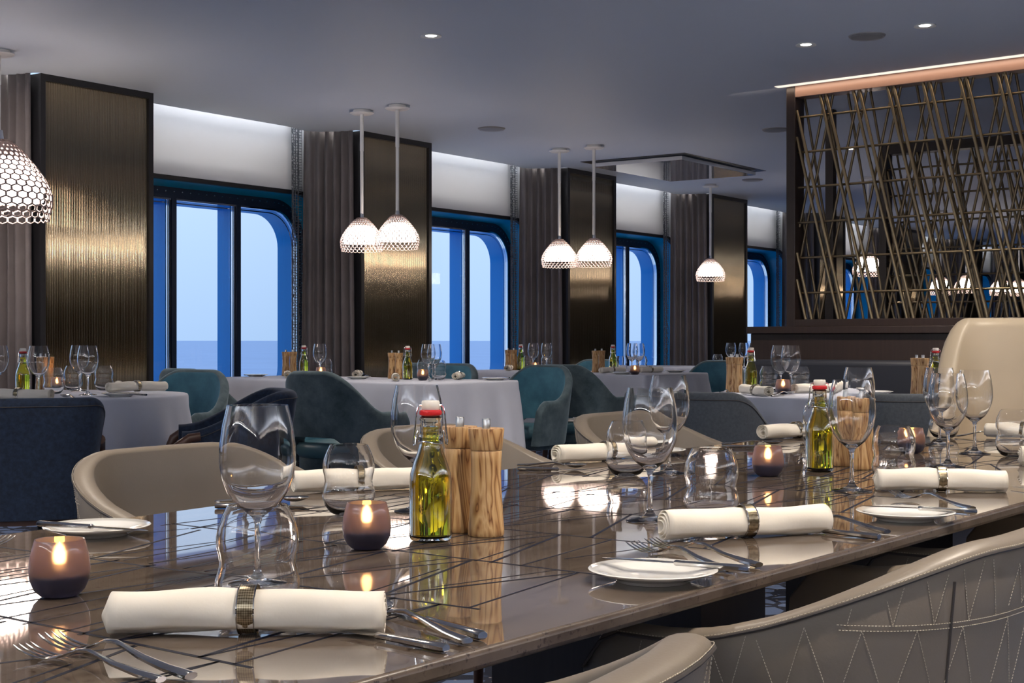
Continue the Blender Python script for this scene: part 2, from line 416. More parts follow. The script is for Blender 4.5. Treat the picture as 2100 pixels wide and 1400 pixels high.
# curtains
def curtain_mesh(path, z0, z1, pleats, amp, flare, name, mat, parent=None):
    P = [Vector(p) for p in path]; n = pleats*8; m_ = MB(); rows = 14
    # resample
    L = [0]
    for i in range(1, len(P)): L.append(L[-1]+(P[i]-P[i-1]).length)
    def pos(t):
        d = t*L[-1]
        for i in range(1, len(P)):
            if d <= L[i]+1e-9:
                q = (d-L[i-1])/(L[i]-L[i-1]); return P[i-1].lerp(P[i], q), (P[i]-P[i-1]).normalized()
        return P[-1], (P[-1]-P[-2]).normalized()
    rnd = random.Random(5)
    ph = [rnd.uniform(-.5,.5) for _ in range(pleats+1)]; am = [rnd.uniform(.6,1.3) for _ in range(pleats+1)]
    V = []
    for r in range(rows+1):
        h = r/rows; z = z1+(z0-z1)*h; spread = 1+flare*h
        for i in range(n+1):
            t = i/n; p, d = pos(t); nrm = Vector((-d.y, d.x)); c = pos(.5)[0]
            pi_ = min(pleats-1, int(t*pleats)); wob = math.sin(t*7+h*2)*.3
            a = amp*(.45+.55*min(1, h*3))*am[pi_]
            w = math.sin(2*PI*(t*pleats)+ph[pi_]*h*.9+wob*h)
            q = c + (p-c)*spread + nrm*a*w
            V.append((q.x, q.y, z))
    m_.add(V, [(r*(n+1)+i, r*(n+1)+i+1, (r+1)*(n+1)+i+1, (r+1)*(n+1)+i) for r in range(rows) for i in range(n)])
    o = m_.build(name, mat, parent, True, autos=180)
    s_ = o.modifiers.new('s', 'SOLIDIFY'); s_.thickness = .003
    return o
def make_curtain():
    r = empty('curtain')
    curtain_mesh([(-.03,.06),(-.06,.2),(-.12,.32),(-.21,.40)], .02, CEIL+.03, 6, .036, .14, 'curtain_panel', MT['curtain'], r); return r
def make_side_curtain():
    r = empty('side_curtain')
    curtain_mesh([(CW+.03,.34),(CW+.06,.40),(CW+.10,.43)], .02, CEIL+.1, 2, .016, .55, 'curtain_panel', MT['curtain'], r); return r
def make_sheer():
    r = empty('sheer_curtain')
    curtain_mesh([(-.19,.445),(-.26,.45),(-.30,.445)], .02, CEIL+.1, 3, .010, -.25, 'sheer_panel', MT['sheer'], r); return r
cw = {3:'the nearest column, behind the large left lamp',4:'the column behind the nearer lamp pair',5:'the column behind the second lamp pair',
      6:'the column behind the single pendant',7:'the far column beside the lattice screen post'}
for k, c in enumerate(cols):
    if k < 3: continue
    wh = cw.get(k, 'a far column behind the lattice screen')
    place('curtain', make_curtain, (c, NF, 0), 0, 'pleated taupe curtain left of '+wh, 'curtain', 'taupe curtains by the columns')
    if k < 8:
        place('sheer', make_sheer, (c, NF, 0), 0, 'dark honeycomb sheer left of '+wh, 'sheer curtain', 'sheers by the windows')
        place('side', make_side_curtain, (c, NF, 0), 0, 'narrow taupe curtain end right of '+wh, 'curtain', 'narrow curtain ends right of the columns')

# ------------------------------------------------------------------ ceiling fittings
def make_downlight():
    r = empty('downlight')
    MB().lathe([(.040,-.001),(.054,-.001),(.056,-.006),(.040,-.004)], 28).build('bezel', MT['white'], r, True)
    MB().lathe([(0,-.002),(.028,-.002)], 20).build('lens', MT['spot'], r)
    light('spot', 'SPOT', (0,0,-.02), 85, (1.0,.88,.74), .03, r, spot_size=2.0, spot_blend=.7)
    return r
def dl(u, n, lab, grp=None): return place('downlight', make_downlight, (u, n, CEIL), 0, lab, 'ceiling light', grp or 'recessed downlights')
for x, y, lab in ((884,73,'small lit recessed downlight in the ceiling above the first full window'),
                  (1653,91,'small lit recessed downlight, left of the grey ceiling speaker'),
                  (1897,52,'small lit recessed downlight, right of the grey ceiling speaker')):
    p = at(x, y, CEIL); dl(p.x, p.y, lab)
p = cam_uv(1748, 1.6*F/(697-305)); dl(p[0], p[1], 'far lit downlight seen through the lattice screen')
for (u, n) in ((1.2,.2),(2.6,.4),(.4,2.6),(2.2,2.7),(4.0,1.0),(-.8,-.8),(1.6,-1.6),(3.8,-1.2),(5.6,-.4),(-1.5,2.2),(6.6,1.2),(1.2,4.6),(4.0,-3.2),(7.6,-2.2)):
    dl(u, n, 'recessed downlight in the ceiling outside the view')
def make_disc(): 
    r = empty('ceiling_disc'); MB().lathe([(0,-.010),(.085,-.010),(.10,-.006),(.105,0)], 36).build('cover', simple('grey_cover', (.30,.30,.31), .5), r, True)
    MB().lathe([(.088,-.0105),(.093,-.0125),(.098,-.010)], 36).build('rim', simple('grey_cover_rim', (.4,.4,.41), .4), r, True); return r
for x, y, sc, lab, nm in ((1778,73,.92,'round grey ceiling speaker between the two right downlights','ceiling_speaker'),
   (1008,263,1,'round flat ceiling vent cover right of the nearer pair of pendants','ceiling_speaker'),
   (1591,265,1,'round flat cover in the ceiling left of the lattice screen, upper one',''),
   (1543,368,1,'small far ceiling cover beside the square ceiling panel','')):
    p = at(x, y, CEIL); o = place('disc', make_disc, (p.x, p.y, CEIL), 0, lab, 'ceiling cover', 'round ceiling covers', sc)
r = empty('ceiling_panel', (11.55, 6.385, CEIL), label='square glossy white access panel let into the ceiling near the second pair of pendants', cat='ceiling panel')
m_ = MB()
for b in ((-.80,.80,-.53,-.47),(-.80,.80,.47,.53),(-.80,-.73,-.47,.47),(.73,.80,-.47,.47)): m_.box(*b, -.003, .0)
m_.build('shadow_gap', MT['black'], r)
MB().box(-.72,.72,-.46,.46,-.045,-.012).build('panel', simple('gloss_white_panel', (.6,.62,.68), .06, 0, Coat_Weight=1.0), r, bevel=.003)

# pendant lamps
SH = [(.028,.222),(.052,.211),(.080,.182),(.108,.147),(.132,.114),(.147,.084),(.1535,.055),(.151,.025),(.144,.0)]
def shade_pt(t):
    L = [0]
    for i in range(1, len(SH)): L.append(L[-1]+math.dist(SH[i], SH[i-1]))
    d = max(0, min(1, t))*L[-1]
    for i in range(1, len(SH)):
        if d <= L[i]+1e-9:
            q = (d-L[i-1])/(L[i]-L[i-1]); r_ = SH[i-1][0]+(SH[i][0]-SH[i-1][0])*q; z = SH[i-1][1]+(SH[i][1]-SH[i-1][1])*q
            if t > 1: z -= (t-1)*L[-1]
            return r_, z
    return SH[-1][0], SH[-1][1]-(t-1)*L[-1]
def make_pendant():
    r = empty('pendant_lamp')
    NA, NR = 30, 15; dv = 1.0/NR; m_ = MB()
    for j in range(NR+1):
        for i in range(NA):
            cu = i+(.5 if j % 2 else 0); cv = j*dv
            hs = .25+.53*min(1, max(0, (j-1.5)/4.0))
            H6 = [(0,-2/3),(.5,-1/3),(.5,1/3),(0,2/3),(-.5,1/3),(-.5,-1/3)]
            V = []
            for s_, bulge in ((1.0, 0), (hs, .0015)):
                for a, b in H6:
                    rr, z = shade_pt(cv+b*s_*dv); rr -= bulge
                    w = 2*PI*(cu+a*s_)/NA; V.append((rr*math.cos(w), rr*math.sin(w), z))
            m_.add(V, [(q, (q+1)%6, (q+1)%6+6, q+6) for q in range(6)])
    me = m_.build('lamp_shade', MT['shade'], r, True, autos=180)
    me.location = (0,0,-.222); s_ = me.modifiers.new('s', 'SOLIDIFY'); s_.thickness = .003
    MB().lathe([(0,-.050),(.05,-.054)]+[(a*.84, b*.9-.209) for a, b in SH[3:7]]+[(.125,-.178),(0,-.17)], 32).build('diffuser', MT['diffuser'], r, True)
    MB().lathe([(0,.03),(.013,.03),(.016,.0),(.03,-.002),(.03,-.008),(0,-.01)], 20).build('socket', MT['chrome'], r, True)
    return r
def pendant(x, y_can, y_top, lab, scale=1.0, d=None, grp='hexagon-patterned pendant lamps'):
    d = d or 1.6*F/(697.0-y_can)
    u, n = cam_uv(x, d); zt = EYE+(697.0-y_top)*d/F
    o = place('pendant', make_pendant, (u, n, zt), random.random(), lab, 'pendant lamp', grp)
    # the rod and the ceiling plate belong to this lamp; the shade size is carried by its own children
    for ch in list(o.children):
        if scale != 1.0: ch.scale = (scale,)*3; ch.location = (ch.location.x*scale, ch.location.y*scale, ch.location.z*scale)
    L = CEIL-zt
    MB().lathe([(.0115,.0),(.0115,L*.62),(.0135,L*.62+.001),(.0135,L-.01)], 16).build('rod', MT['white'], o, True)
    MB().lathe([(0,L-.03),(.07,L-.03),(.085,L-.022),(.085,L-.018),(.06,L-.014),(.06,L)], 36).build('ceiling_plate', MT['white'], o, True)
    return o
PP = [(735+7,226,447,'left lamp of the nearer pair of white pendants',1,None),
 (815,216,441,'right lamp of the nearer pair of white pendants',1,None),
 (1147,305,491,'left lamp of the second pair of white pendants, in front of the third column',1,None),
 (1218,298,489,'right lamp of the second pair of white pendants, in front of the third column',1,None),
 (1457,378,530,'single white pendant left of the lattice screen',1,None),
 (-3,130,288,'large white honeycomb pendant cut by the left edge of the photo',1.88,7.86),
 (1780,0,518,'warm white pendant seen through the left part of the lattice screen',1,14.0),
 (1929,0,566,'small pendant behind the middle of the lattice screen, left of two',1,17.6),
 (1982,0,563,'small pendant behind the middle of the lattice screen, right of two',1,17.9),
 (2053,0,570,'far pendant low behind the right part of the lattice screen, left of two',1,19.0),
 (2090,0,572,'far pendant low behind the right edge of the lattice screen',1,19.5)]
allp = []
for x, yc, yt, lab, sc, d in PP: allp.append((pendant, x, yc, yt, lab, sc, d))
# copies are taken before rods are added: build the proto first, keep it clean
_first = make_pendant(); _clean = [c for c in _first.children]
PROTO['pendant'] = _first; _first['category'] = 'pendant lamp'
for _, x, yc, yt, lab, sc, d in allp: pendant(x, yc, yt, lab, sc, d)
for c in list(_first.children): bpy.data.objects.remove(c)
bpy.data.objects.remove(_first); del PROTO['pendant']

# ------------------------------------------------------------------ lattice screens and the low wall
def screen(A, B, z0, z1, lab, dense=1.0, dark=False, beam=True):
    A = Vector((*A, 0)); B = Vector((*B, 0)); Lh = (B-A).length; ang = math.atan2((B-A).y, (B-A).x)
    r = empty('lattice_screen', (A.x, A.y, z0), ang, lab, 'lattice screen', 'lattice screens')
    H = z1-z0; fw = .062
    # local x along, +y = toward +u side (away from camera) since A->B runs toward -n
    MB().box(0, fw, -.06, .06, 0, H).build('post', MT['darkwood'], r, bevel=.003)
    MB().box(Lh-fw, Lh, -.06, .06, 0, H).build('post', MT['darkwood'], r, bevel=.003)
    MB().box(fw, Lh-fw, -.06, .06, 0, .045).build('bottom_rail', MT['darkwood'], r, bevel=.003)
    MB().box(fw, Lh-fw, -.06, .06, H-.07, H).build('top_beam', MT['beam'] if beam else MT['darkwood'], r, bevel=.003)
    x0, x1, zz0, zz1 = fw, Lh-fw, .045, H-.07
    def bar(xa, za, xb, zb, y, rr, mt='bar'):
        # clip to frame
        if xa > xb: xa, za, xb, zb = xb, zb, xa, za
        if xb <= x0+.01 or xa >= x1-.01: return
        if xa < x0: za += (zb-za)*(x0-xa)/(xb-xa); xa = x0
        if xb > x1: zb = za+(zb-za)*(x1-xa)/(xb-xa); xb = x1
        MB().tube([(xa, y, za), (xb, y, zb)], rr, 8).build('lattice_bar', MT[mt], r, True)
    HH = zz1-zz0; sh = HH*.25
    x = -sh-.1; i = 0
    while x < x1:
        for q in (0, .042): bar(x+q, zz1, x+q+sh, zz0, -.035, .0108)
        x += .225*dense
    x = .02; 
    while x < x1+sh:
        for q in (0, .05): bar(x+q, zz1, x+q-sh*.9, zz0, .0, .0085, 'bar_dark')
        x += .225*dense
    x = -sh
    while x < x1:
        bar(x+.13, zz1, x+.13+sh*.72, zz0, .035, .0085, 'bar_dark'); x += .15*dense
    for k in range(1, 7):
        z = zz0+HH*(k-.25)/6.3; bar(x0, z, x1, z, -.017, .0075)
    return r
A = cam_uv(1622, 9.06); A2 = cam_uv(2100, 8.10)
dA = Vector((A2[0]-A[0], A2[1]-A[1])).normalized()
B = (A[0]+dA.x*3.2, A[1]+dA.y*3.2)
screen(A, B, 1.105, CEIL, 'large bronze rod lattice screen in a dark frame standing on the low dark wall')
light('slot_light', 'AREA', (A[0]-.10+dA.x*.9, A[1]+dA.y*.9, CEIL-.012), 1.0, (1.0,.78,.6), .03, rot=(0,-.5,math.atan2(dA.y, dA.x)+PI/2), shape="RECTANGLE", size_y=2.6)
m_ = MB(); q0 = Vector(A)+Vector((-.14, .05)); q1 = q0+dA*3.0
m_.add([(q0.x,q0.y,CEIL-.002),(q0.x+.06,q0.y,CEIL-.002),(q1.x+.06,q1.y,CEIL-.002),(q1.x,q1.y,CEIL-.002)], [(0,1,2,3)])
tag(m_.build('light_slot', MT['slot']), 'glowing ceiling light slot along the top beam of the lattice screen', 'ceiling light')
A_ = cam_uv(1808, 10.9)
screen(A_, (A_[0]-.1, A_[1]-3.4), 1.105, CEIL-.12, 'second darker lattice screen seen through the large one', 1.0, True, False)
p = cam_uv(1704, 9.9)
tag(MB().box(p[0]-.03, p[0]+.03, p[1]-.03, p[1]+.03, 0, CEIL).build('slim_post', MT['darkwood'], bevel=.003), 'slim dark post seen through the left part of the lattice screen', 'post')
# low wall + banquette
r = empty('low_wall', (A[0], 2.2, 0), label='low dark wood wall carrying the lattice screen, left end free', cat='low wall')
ns_ = cam_uv(1562, 9.2)[1]-2.2
MB().box(-.14, .22, -2.2, ns_, .0, 1.06).build('wall_core', MT['darkwood'], r, bevel=.004)
MB().box(-.17, .24, -2.2, ns_+.015, 1.06, 1.105).build('cap', MT['darkwood'], r, bevel=.004)
r = empty('banquette', (A[0]-.75, 2.2, 0), label='long dark padded bench seat against the low dark wall', cat='bench seat')
MB().box(.33, .60, -2.2, ns_-.14, .40, .90).build('backrest', MT['navyblk'], r, bevel=.03)
MB().box(-.2, .34, -2.2, ns_-.14, .30, .46).build('seat', MT['navyblk'], r, bevel=.03)
MB().box(-.12, .60, -2.2, ns_-.14, 0, .30).build('plinth', MT['darkwood'], r)

# ------------------------------------------------------------------ the stone table
def near_n(u): return .833-.0445*(u-.95)
farp = [(.3,1.86),(.8,1.89),(1.3,1.916),(1.8,1.938),(2.3,1.94),(2.7,1.932),(3.2,1.915),(3.65,1.895),(4.0,1.88)]
def far_n(u):
    for (a, b), (c, d) in zip(farp, farp[1:]):
        if u <= c: return b+(d-b)*(u-a)/(c-a)
    return farp[-1][1]-.045*(u-4.0)
T = empty('communal_table', (2.3,1.36,0), label='long table with a polished brown stone top and dark line inlay, in the foreground', cat='table')
UE = 4.36
top = [(.3, near_n(.3))]+[(u/10, near_n(u/10)) for u in range(6, 43, 4)]+[(UE, near_n(UE)), (UE, far_n(UE))]+[(p[0], p[1]) for p in reversed(farp)]
top = [(a-2.3, b-1.36) for a, b in top]
tt = MB().prism(top, TZ-.021, TZ).build('table_top', [MT['stone'], MT['stone_edge']], T, bevel=.006)
for p in tt.data.polygons:
    if abs(p.normal.z) < .5 or p.normal.z < -.5: p.material_index = 1
MB().box(-1.8, 1.9, -.32, .34, TZ-.09, TZ-.0215).build('apron', MT['black'], T)
for (a, b) in ((-1.35,-1.15),(-.15,.10),(1.15,1.4)):
    MB().box(a, b, -.22, .22, 0, TZ-.09).build('leg', MT['darkwood'], T)
# inlay lines: fans of dark zigzag lines let into the stone
rnd = random.Random(11); m_ = MB(); zi = TZ+.0002
def line(a, b, w):
    a = Vector(a); b = Vector(b); d = (b-a)
    if d.length < .004: return
    d.normalize(); p = Vector((-d.y, d.x))*w/2
    q = [a+p, b+p, b-p, a-p]
    m_.add([(v.x-2.3, v.y-1.36, zi) for v in q], [(0,1,2,3)])
ub = [.36]
while ub[-1] < 4.05: ub.append(ub[-1]+rnd.uniform(.20,.36))
for a_, b_ in zip(ub, ub[1:]):
    line((a_, .95), (a_+rnd.uniform(-.03,.03), 1.80), .0058)
    n_ = .95+rnd.random()*.03; up = True
    while n_ < 1.78:
        st = rnd.choice((.018,.022,.03,.05,.075,.10))
        p_, q_ = (a_, b_) if up else (b_, a_)
        if rnd.random() > .10: line((p_, n_), (q_, min(1.8, n_+st)), .0040 if st < .04 else .0056)
        if st > .06 and rnd.random() < .6: line((p_, n_+st*.35), (p_+(q_-p_)*.7, n_+st*.85), .0034)
        n_ += st; up = not up
m_.build('inlay', MT['inlay'], T)

# ------------------------------------------------------------------ table ware
def make_wineglass():
    r = empty('wine_glass')
    out = [(.040,0),(.0405,.0012),(.038,.0022),(.022,.0050),(.010,.0095),(.0055,.017),(.0040,.03),(.0036,.055),(.0040,.074),(.0065,.083),(.014,.089),(.026,.099),(.0365,.1145),(.0435,.133),(.0465,.152),(.0458,.172),(.0425,.196),(.0368,.2206)]
    inn = [(.0359,.2206),(.0415,.196),(.0448,.172),(.0455,.152),(.0424,.133),(.0354,.1155),(.025,.101),(.014,.0925),(.006,.0905),(0,.0902)]
    MB().lathe([(0,0)]+out+inn, 48).build('glass_body', MT['glass'], r, True, autos=60); return r
def make_tumbler():
    r = empty('tumbler')
    out = [(.018,.0),(.024,.0008),(.032,.005),(.0405,.016),(.0455,.031),(.0455,.040),(.0425,.050),(.0408,.058),(.0418,.066),(.0442,.076),(.0445,.086),(.0425,.097),(.0375,.110),(.0325,.1202)]
    inn = [(.0314,.1202),(.0364,.110),(.0413,.097),(.0432,.086),(.0429,.076),(.0405,.066),(.0395,.058),(.0412,.050),(.0441,.040),(.0441,.031),(.039,.018),(.030,.009),(.016,.0045),(0,.004)]
    MB().lathe([(0,.001)]+out+inn, 48).build('glass_body', MT['glass'], r, True, autos=60); return r
def make_bottle():
    r = empty('oil_bottle')
    out = [(.026,0),(.0300,.002),(.0318,.006),(.0318,.088),(.0305,.100),(.0255,.117),(.0195,.133),(.0165,.145),(.0165,.153),(.0182,.1555),(.0182,.159),(.0158,.162),(.0158,.178),(.0170,.180),(.0170,.184),(.0135,.186)]
    inn = [(.0120,.184),(.0125,.162),(.0138,.145),(.0168,.133),(.0228,.117),(.0278,.100),(.0290,.088),(.0290,.009),(.024,.006),(0,.005)]
    b = MB().lathe([(0,.0015)]+out+inn, 40).build('bottle_body', MT['bottleglass'], r, True, autos=55)
    oil = [(0,.0056),(.0238,.0066),(.0286,.0098),(.0286,.088),(.0274,.0995),(.0224,.1165),(.0164,.1325),(.0134,.1445),(.0122,.160),(.0120,.170),(0,.1698)]
    MB().lathe(oil, 40).build('oil', MT['oil'], r, True, autos=55)
    MB().lathe([(0,.184),(.0135,.1865),(.0165,.188),(.0172,.191),(.0165,.194),(.0135,.1955),(0,.196)], 28).build('gasket', MT['red'], r, True)
    MB().lathe([(0,.175),(.008,.178),(.009,.186),(.0125,.1955),(.0135,.197),(.0140,.2065),(.0125,.209),(0,.2095)], 28).build('stopper', MT['ceramic'], r, True)
    w = MB(); 
    w.tube([(.0178*math.cos(a), .0178*math.sin(a), .1465+.002*math.sin(a*2)) for a in [2*PI*k/24 for k in range(24)]], .0011, 6, loop=True)
    for s_ in (-1, 1):
        w.tube([(s_*.0165,0,.202),(s_*.0195,0,.199),(s_*.0215,0,.190),(s_*.0235,0,.168),(s_*.0262,0,.147),(s_*.0255,0,.1425),(s_*.0235,0,.144),(s_*.0215,0,.158),(s_*.0195,0,.164),(s_*.0178,0,.160),(s_*.0178,0,.1465)], .0012, 6)
    w.tube([(-.0168,0,.202),(.0168,0,.202)], .0012, 6)
    w.build('wire_clasp', MT['chrome'], r, True); return r
def make_mill():
    r = empty('pepper_mill')
    MB().lathe([(0,0),(.0262,0),(.0280,.0025),(.0277,.012),(.0258,.035),(.0238,.068),(.0230,.095),(.0236,.118),(.0243,.1285),(.0232,.1305),(0,.1305)], 40).build('body', MT['olive'], r, True, autos=40)
    MB().lathe([(0,.131),(.0236,.1312),(.0248,.133),(.0262,.148),(.0280,.1625),(.0272,.1645),(0,.1635)], 40).build('head', MT['olive'], r, True, autos=40)
    MB().lathe([(0,.163),(.0066,.163),(.0066,.178),(.0060,.179),(0,.179)], 20).build('steel_pin', MT['brushed'], r, True, autos=40); return r
def make_candle():
    r = empty('candle_holder')
    out = [(.016,0),(.022,.0012),(.029,.008),(.0338,.019),(.0350,.031),(.0338,.045),(.0310,.057),(.0290,.0645),(.0283,.0665)]
    inn = [(.0268,.0662),(.0290,.057),(.0317,.045),(.0328,.031),(.0316,.020),(.0275,.0105),(.020,.0055),(0,.0045)]
    MB().lathe([(0,.001)]+out+inn, 40).build('glass_cup', MT['votive'], r, True, autos=60)
    c = MB().lathe([(0,.0055),(.018,.0065),(.0262,.0115),(.0300,.020),(.0306,.0245),(.0290,.028),(.012,.0345),(0,.0345)], 24).build('candle', MT['wax'], r, True)
    f = MB().lathe([(0,.037),(.0050,.038),(.0070,.043),(.0068,.050),(.0050,.057),(.0020,.0615),(0,.063)], 14).build('flame', MT['flame'], r, True)
    MB().tube([(0,0,.033),(.0005,0,.0385)], .0006, 6).build('wick', MT['black'], c)
    light('candle_light', 'POINT', (0,0,.050), .085, (1.0,.60,.26), .006, r)
    return r
def make_plate():
    r = empty('side_plate')
    MB().lathe([(0,.0035),(.036,.0035),(.040,.002),(.041,0),(.046,0),(.0475,.003),(.055,.0055),(.068,.0098),(.0795,.0138),(.0808,.0150),(.0798,.0160),(.066,.0128),(.052,.0088),(.047,.0072),(.030,.0066),(0,.0066)], 56).build('plate_body', MT['porcelain'], r, True, autos=70); return r
def sm_(a, b, x): x = max(0, min(1, (x-a)/(b-a))); return x*x*(3-2*x)
def make_napkin(seed=1, L=.272):
    rnd = random.Random(seed); r = empty('rolled_napkin')
    turns = 3.6; N = 120; R0, R1 = .0065, .0235; NX = 26; V = []
    for i in range(N+1):
        t = i/N; a = t*turns*2*PI; rad = R0+(R1-R0)*t**.8
        off = (1-(math.floor(t*turns)+sm_(.78,1.0,(t*turns)%1.0))/turns)*.007*(1 if seed % 2 else -.4)+.0022*math.sin(a*2+seed)*(1-t)
        for j in range(NX+1):
            s_ = j/NX*2-1; x = s_*(L/2+off*(1 if s_ < 0 else .35))
            wr = .0009*math.sin(x*55+a*1.7+seed)+.0009*math.sin(x*31-a*3)+.0015*math.sin(x*22+seed*2)*math.sin(a)
            band = math.exp(-((x-.0)/.018)**2)*.0016
            rr = rad+(wr-band)*t
            V.append((x, rr*math.cos(a), .0237+rr*math.sin(a)*.98))
    m_ = MB(); m_.add(V, [(i*(NX+1)+j, i*(NX+1)+j+1, (i+1)*(NX+1)+j+1, (i+1)*(NX+1)+j) for i in range(N) for j in range(NX)])
    zmin = min(v[2] for v in m_.v); m_.v = [(x,y,z-zmin+.0008) for x,y,z in m_.v]
    o = m_.build('napkin_cloth', MT['napkin'], r, True, autos=180)
    s_ = o.modifiers.new('s', 'SOLIDIFY'); s_.thickness = .0016; s_.offset = 0
    w = .0085; R = .0246
    b = MB().lathe([(R-.0012,-w),(R+.0002,-w),(R+.0008,0),(R+.0002,w),(R-.0012,w),(R-.0012,-w)], 40)
    b.v = [(v[2]+0, v[0], v[1]*.98+.0250) for v in b.v]
    b.build('napkin_ring', MT['band'], r, True, autos=60)
    e_ = MB()
    for s2 in (-1, 1):
        e_.tube([(s2*w, (R+.0006)*math.cos(a), (R+.0006)*math.sin(a)*.98+.0250) for a in [2*PI*k/32 for k in range(32)]], .0009, 6, loop=True)
    e_.build('ring_edge', MT['steel'], r, True)
    return r
# cutlery: local x from handle end (0) to head (1*L)
def hprof(s, kind):
    if kind == 'knife': return .0
    return None
def ribbon(m_, xs, zs, ws, ts, seg=8):
    n = len(xs); V = []
    for x, z, w, t in zip(xs, zs, ws, ts):
        for k in range(seg):
            a = 2*PI*k/seg+PI/seg; ca, sa = math.cos(a), math.sin(a)
            V.append((x, w*max(-1,min(1,ca*1.15)), z+t*sa))
    f = [(i*seg+k, i*seg+(k+1)%seg, (i+1)*seg+(k+1)%seg, (i+1)*seg+k) for i in range(n-1) for k in range(seg)]
    f += [tuple(range(seg-1,-1,-1)), tuple((n-1)*seg+k for k in range(seg))]
    m_.add(V, f)
def make_fork():
    r = empty('fork'); m_ = MB()
    ribbon(m_, [0,.004,.03,.065,.085,.100,.115,.128,.138,.148,.154],
           [.0045,.0045,.006,.010,.0145,.0175,.0165,.012,.0078,.0055,.0052],
           [.0060,.0068,.0062,.0042,.0030,.0028,.0028,.0040,.0085,.0118,.0122],
           [.0030,.0036,.0032,.0026,.0022,.0020,.0018,.0014,.0011,.0010,.0010])
    for k in range(4):
        y = -.0104+.00693*k
        ribbon(m_, [.150,.165,.180,.193,.202], [.0052,.0048,.0062,.0092,.0125], [.0018,.0016,.0015,.0012,.0006], [.0010,.0010,.0009,.0008,.0004], 6)
        for i in range(len(m_.v)-30, len(m_.v)): v = m_.v[i]; m_.v[i] = (v[0], v[1]+y*(1-.06*(v[0]-.15)/.05), v[2])
    m_.build('fork_body', MT['steel'], r, True, autos=45); return r
def make_knife():
    r = empty('knife'); m_ = MB()
    ribbon(m_, [0,.003,.03,.07,.098,.104,.107], [.0056]*7, [.0058,.0070,.0066,.0056,.0050,.0062,.0050], [.0042,.0052,.0050,.0042,.0040,.0045,.0030])
    m_.build('handle', MT['steel'], r, True, autos=45)
    b = MB(); ribbon(b, [.106,.115,.15,.185,.205,.212], [.0056,.0056,.0052,.0048,.0045,.0044], [.0048,.0078,.0090,.0092,.0070,.0015], [.0012,.0009,.0008,.0007,.0006,.0003])
    b.build('blade', MT['steel'], r, True, autos=45); return r
def make_spoon():
    r = empty('spoon'); m_ = MB()
    ribbon(m_, [0,.004,.03,.07,.10,.125,.136], [.0045,.0045,.006,.0115,.015,.012,.0085],
           [.0060,.0068,.0062,.0042,.0030,.0030,.0040], [.0030,.0036,.0032,.0026,.0022,.0018,.0012])
    V = []; f = []; A_, B_ = 14, 6
    for j in range(B_+1):
        q = j/B_
        for i in range(A_*2):
            a = 2*PI*i/(A_*2); ex = .032*q*math.cos(a); wy = .0205*q*math.sin(a)*(1+.12*math.cos(a)); V.append((.164+ex, wy, .0035+.0095*q*q+ (.001 if 0 else 0)))
    n = A_*2
    for j in range(B_):
        for i in range(n): f.append((j*n+i, j*n+(i+1)%n, (j+1)*n+(i+1)%n, (j+1)*n+i))
    m2 = MB().add(V, f); o2 = m2.build('spoon_bowl', MT['steel'], r, True, autos=180); s_ = o2.modifiers.new('s','SOLIDIFY'); s_.thickness = .0012
    m_.build('handle', MT['steel'], r, True, autos=45); return r
MAKE = dict(wine=make_wineglass, tumbler=make_tumbler, bottle=make_bottle, mill=make_mill, candle=make_candle, plate=make_plate, fork=make_fork, knife=make_knife, spoon=make_spoon,
            napA=lambda: make_napkin(1), napB=lambda: make_napkin(2), napC=lambda: make_napkin(5))
CAT = dict(wine='wine glass', tumbler='drinking glass', bottle='oil bottle', mill='pepper mill', candle='candle holder', plate='plate', fork='fork', knife='knife', spoon='spoon', napA='napkin', napB='napkin', napC='napkin')
ROUND = [((at(95,809,BZ).x, at(95,809,BZ).y), .62), ((at(1640,808,BZ).x, at(1640,808,BZ).y), .43), ((6.66,1.86), .45)]
RECT = [(6.27,7.12,5.03,7.05),(8.66,9.60,5.03,7.05),(11.2,12.1,5.03,7.0)]
def inside(p, mg):
    return any(math.hypot(p.x-c[0], p.y-c[1]) < r-mg for c, r in ROUND) or any(a+mg < p.x < b-mg and c+mg < p.y < d-mg for a, b, c, d in RECT)
TAKEN = []
def on_table(x, p, r=.05):
    for k in range(400):
        for s_ in (1, -1):
            q = p*(1+s_*k*.0015); q.z = BZ
            if inside(q, r+.012) and all(math.hypot(q.x-a, q.y-b) > r+c+.002 for a, b, c in TAKEN):
                TAKEN.append((q.x, q.y, r)); return q
    TAKEN.append((p.x, p.y, r)); return p
def put(kind, x, y, lab, z=TZ, rz=None, grp=None, dz=0.0004):
    p = at(x, y, z)
    if z == BZ: p = on_table(x, p, dict(wine=.047,tumbler=.046,bottle=.029,mill=.0285,candle=.036,plate=.081)[kind])
    p.z += dz
    return place(kind, MAKE[kind], p, random.uniform(0, 6.28) if rz is None else rz, lab, CAT[kind], grp)
def lay(kind, P, Q, lab, grp=None, length=None):
    """P = tail point (handle end), Q = head point, both world points"""
    d = Q-P; L = length or {'fork':.202,'knife':.212,'spoon':.196}.get(kind,.272)
    o = place(kind, MAKE[kind], P, 0, lab, CAT[kind], grp)
    o.rotation_euler = (0, -math.atan2(d.z, math.hypot(d.x, d.y)), math.atan2(d.y, d.x))
    if kind.startswith('nap'):
        o.location = (P+Q)/2; o.rotation_euler = (0,0,math.atan2(d.y, d.x))
    s_ = d.length/L; s_ = max(.88, min(1.12, s_)); o.scale = (s_,)*3 if not kind.startswith('nap') else (s_,1,1)
    if kind.startswith('nap'): pass
    return o
def P2(x, y, z=TZ, dz=.0003): p = at(x, y, z); p.z += dz; return p
G_ = {'wine':'wine glasses on the stone table','tumbler':'wavy tumblers on the stone table','candle':'candle holders on the stone table','bottle':'oil bottles on the stone table','mill':'pepper mills on the stone table','plate':'side plates on the stone table'}
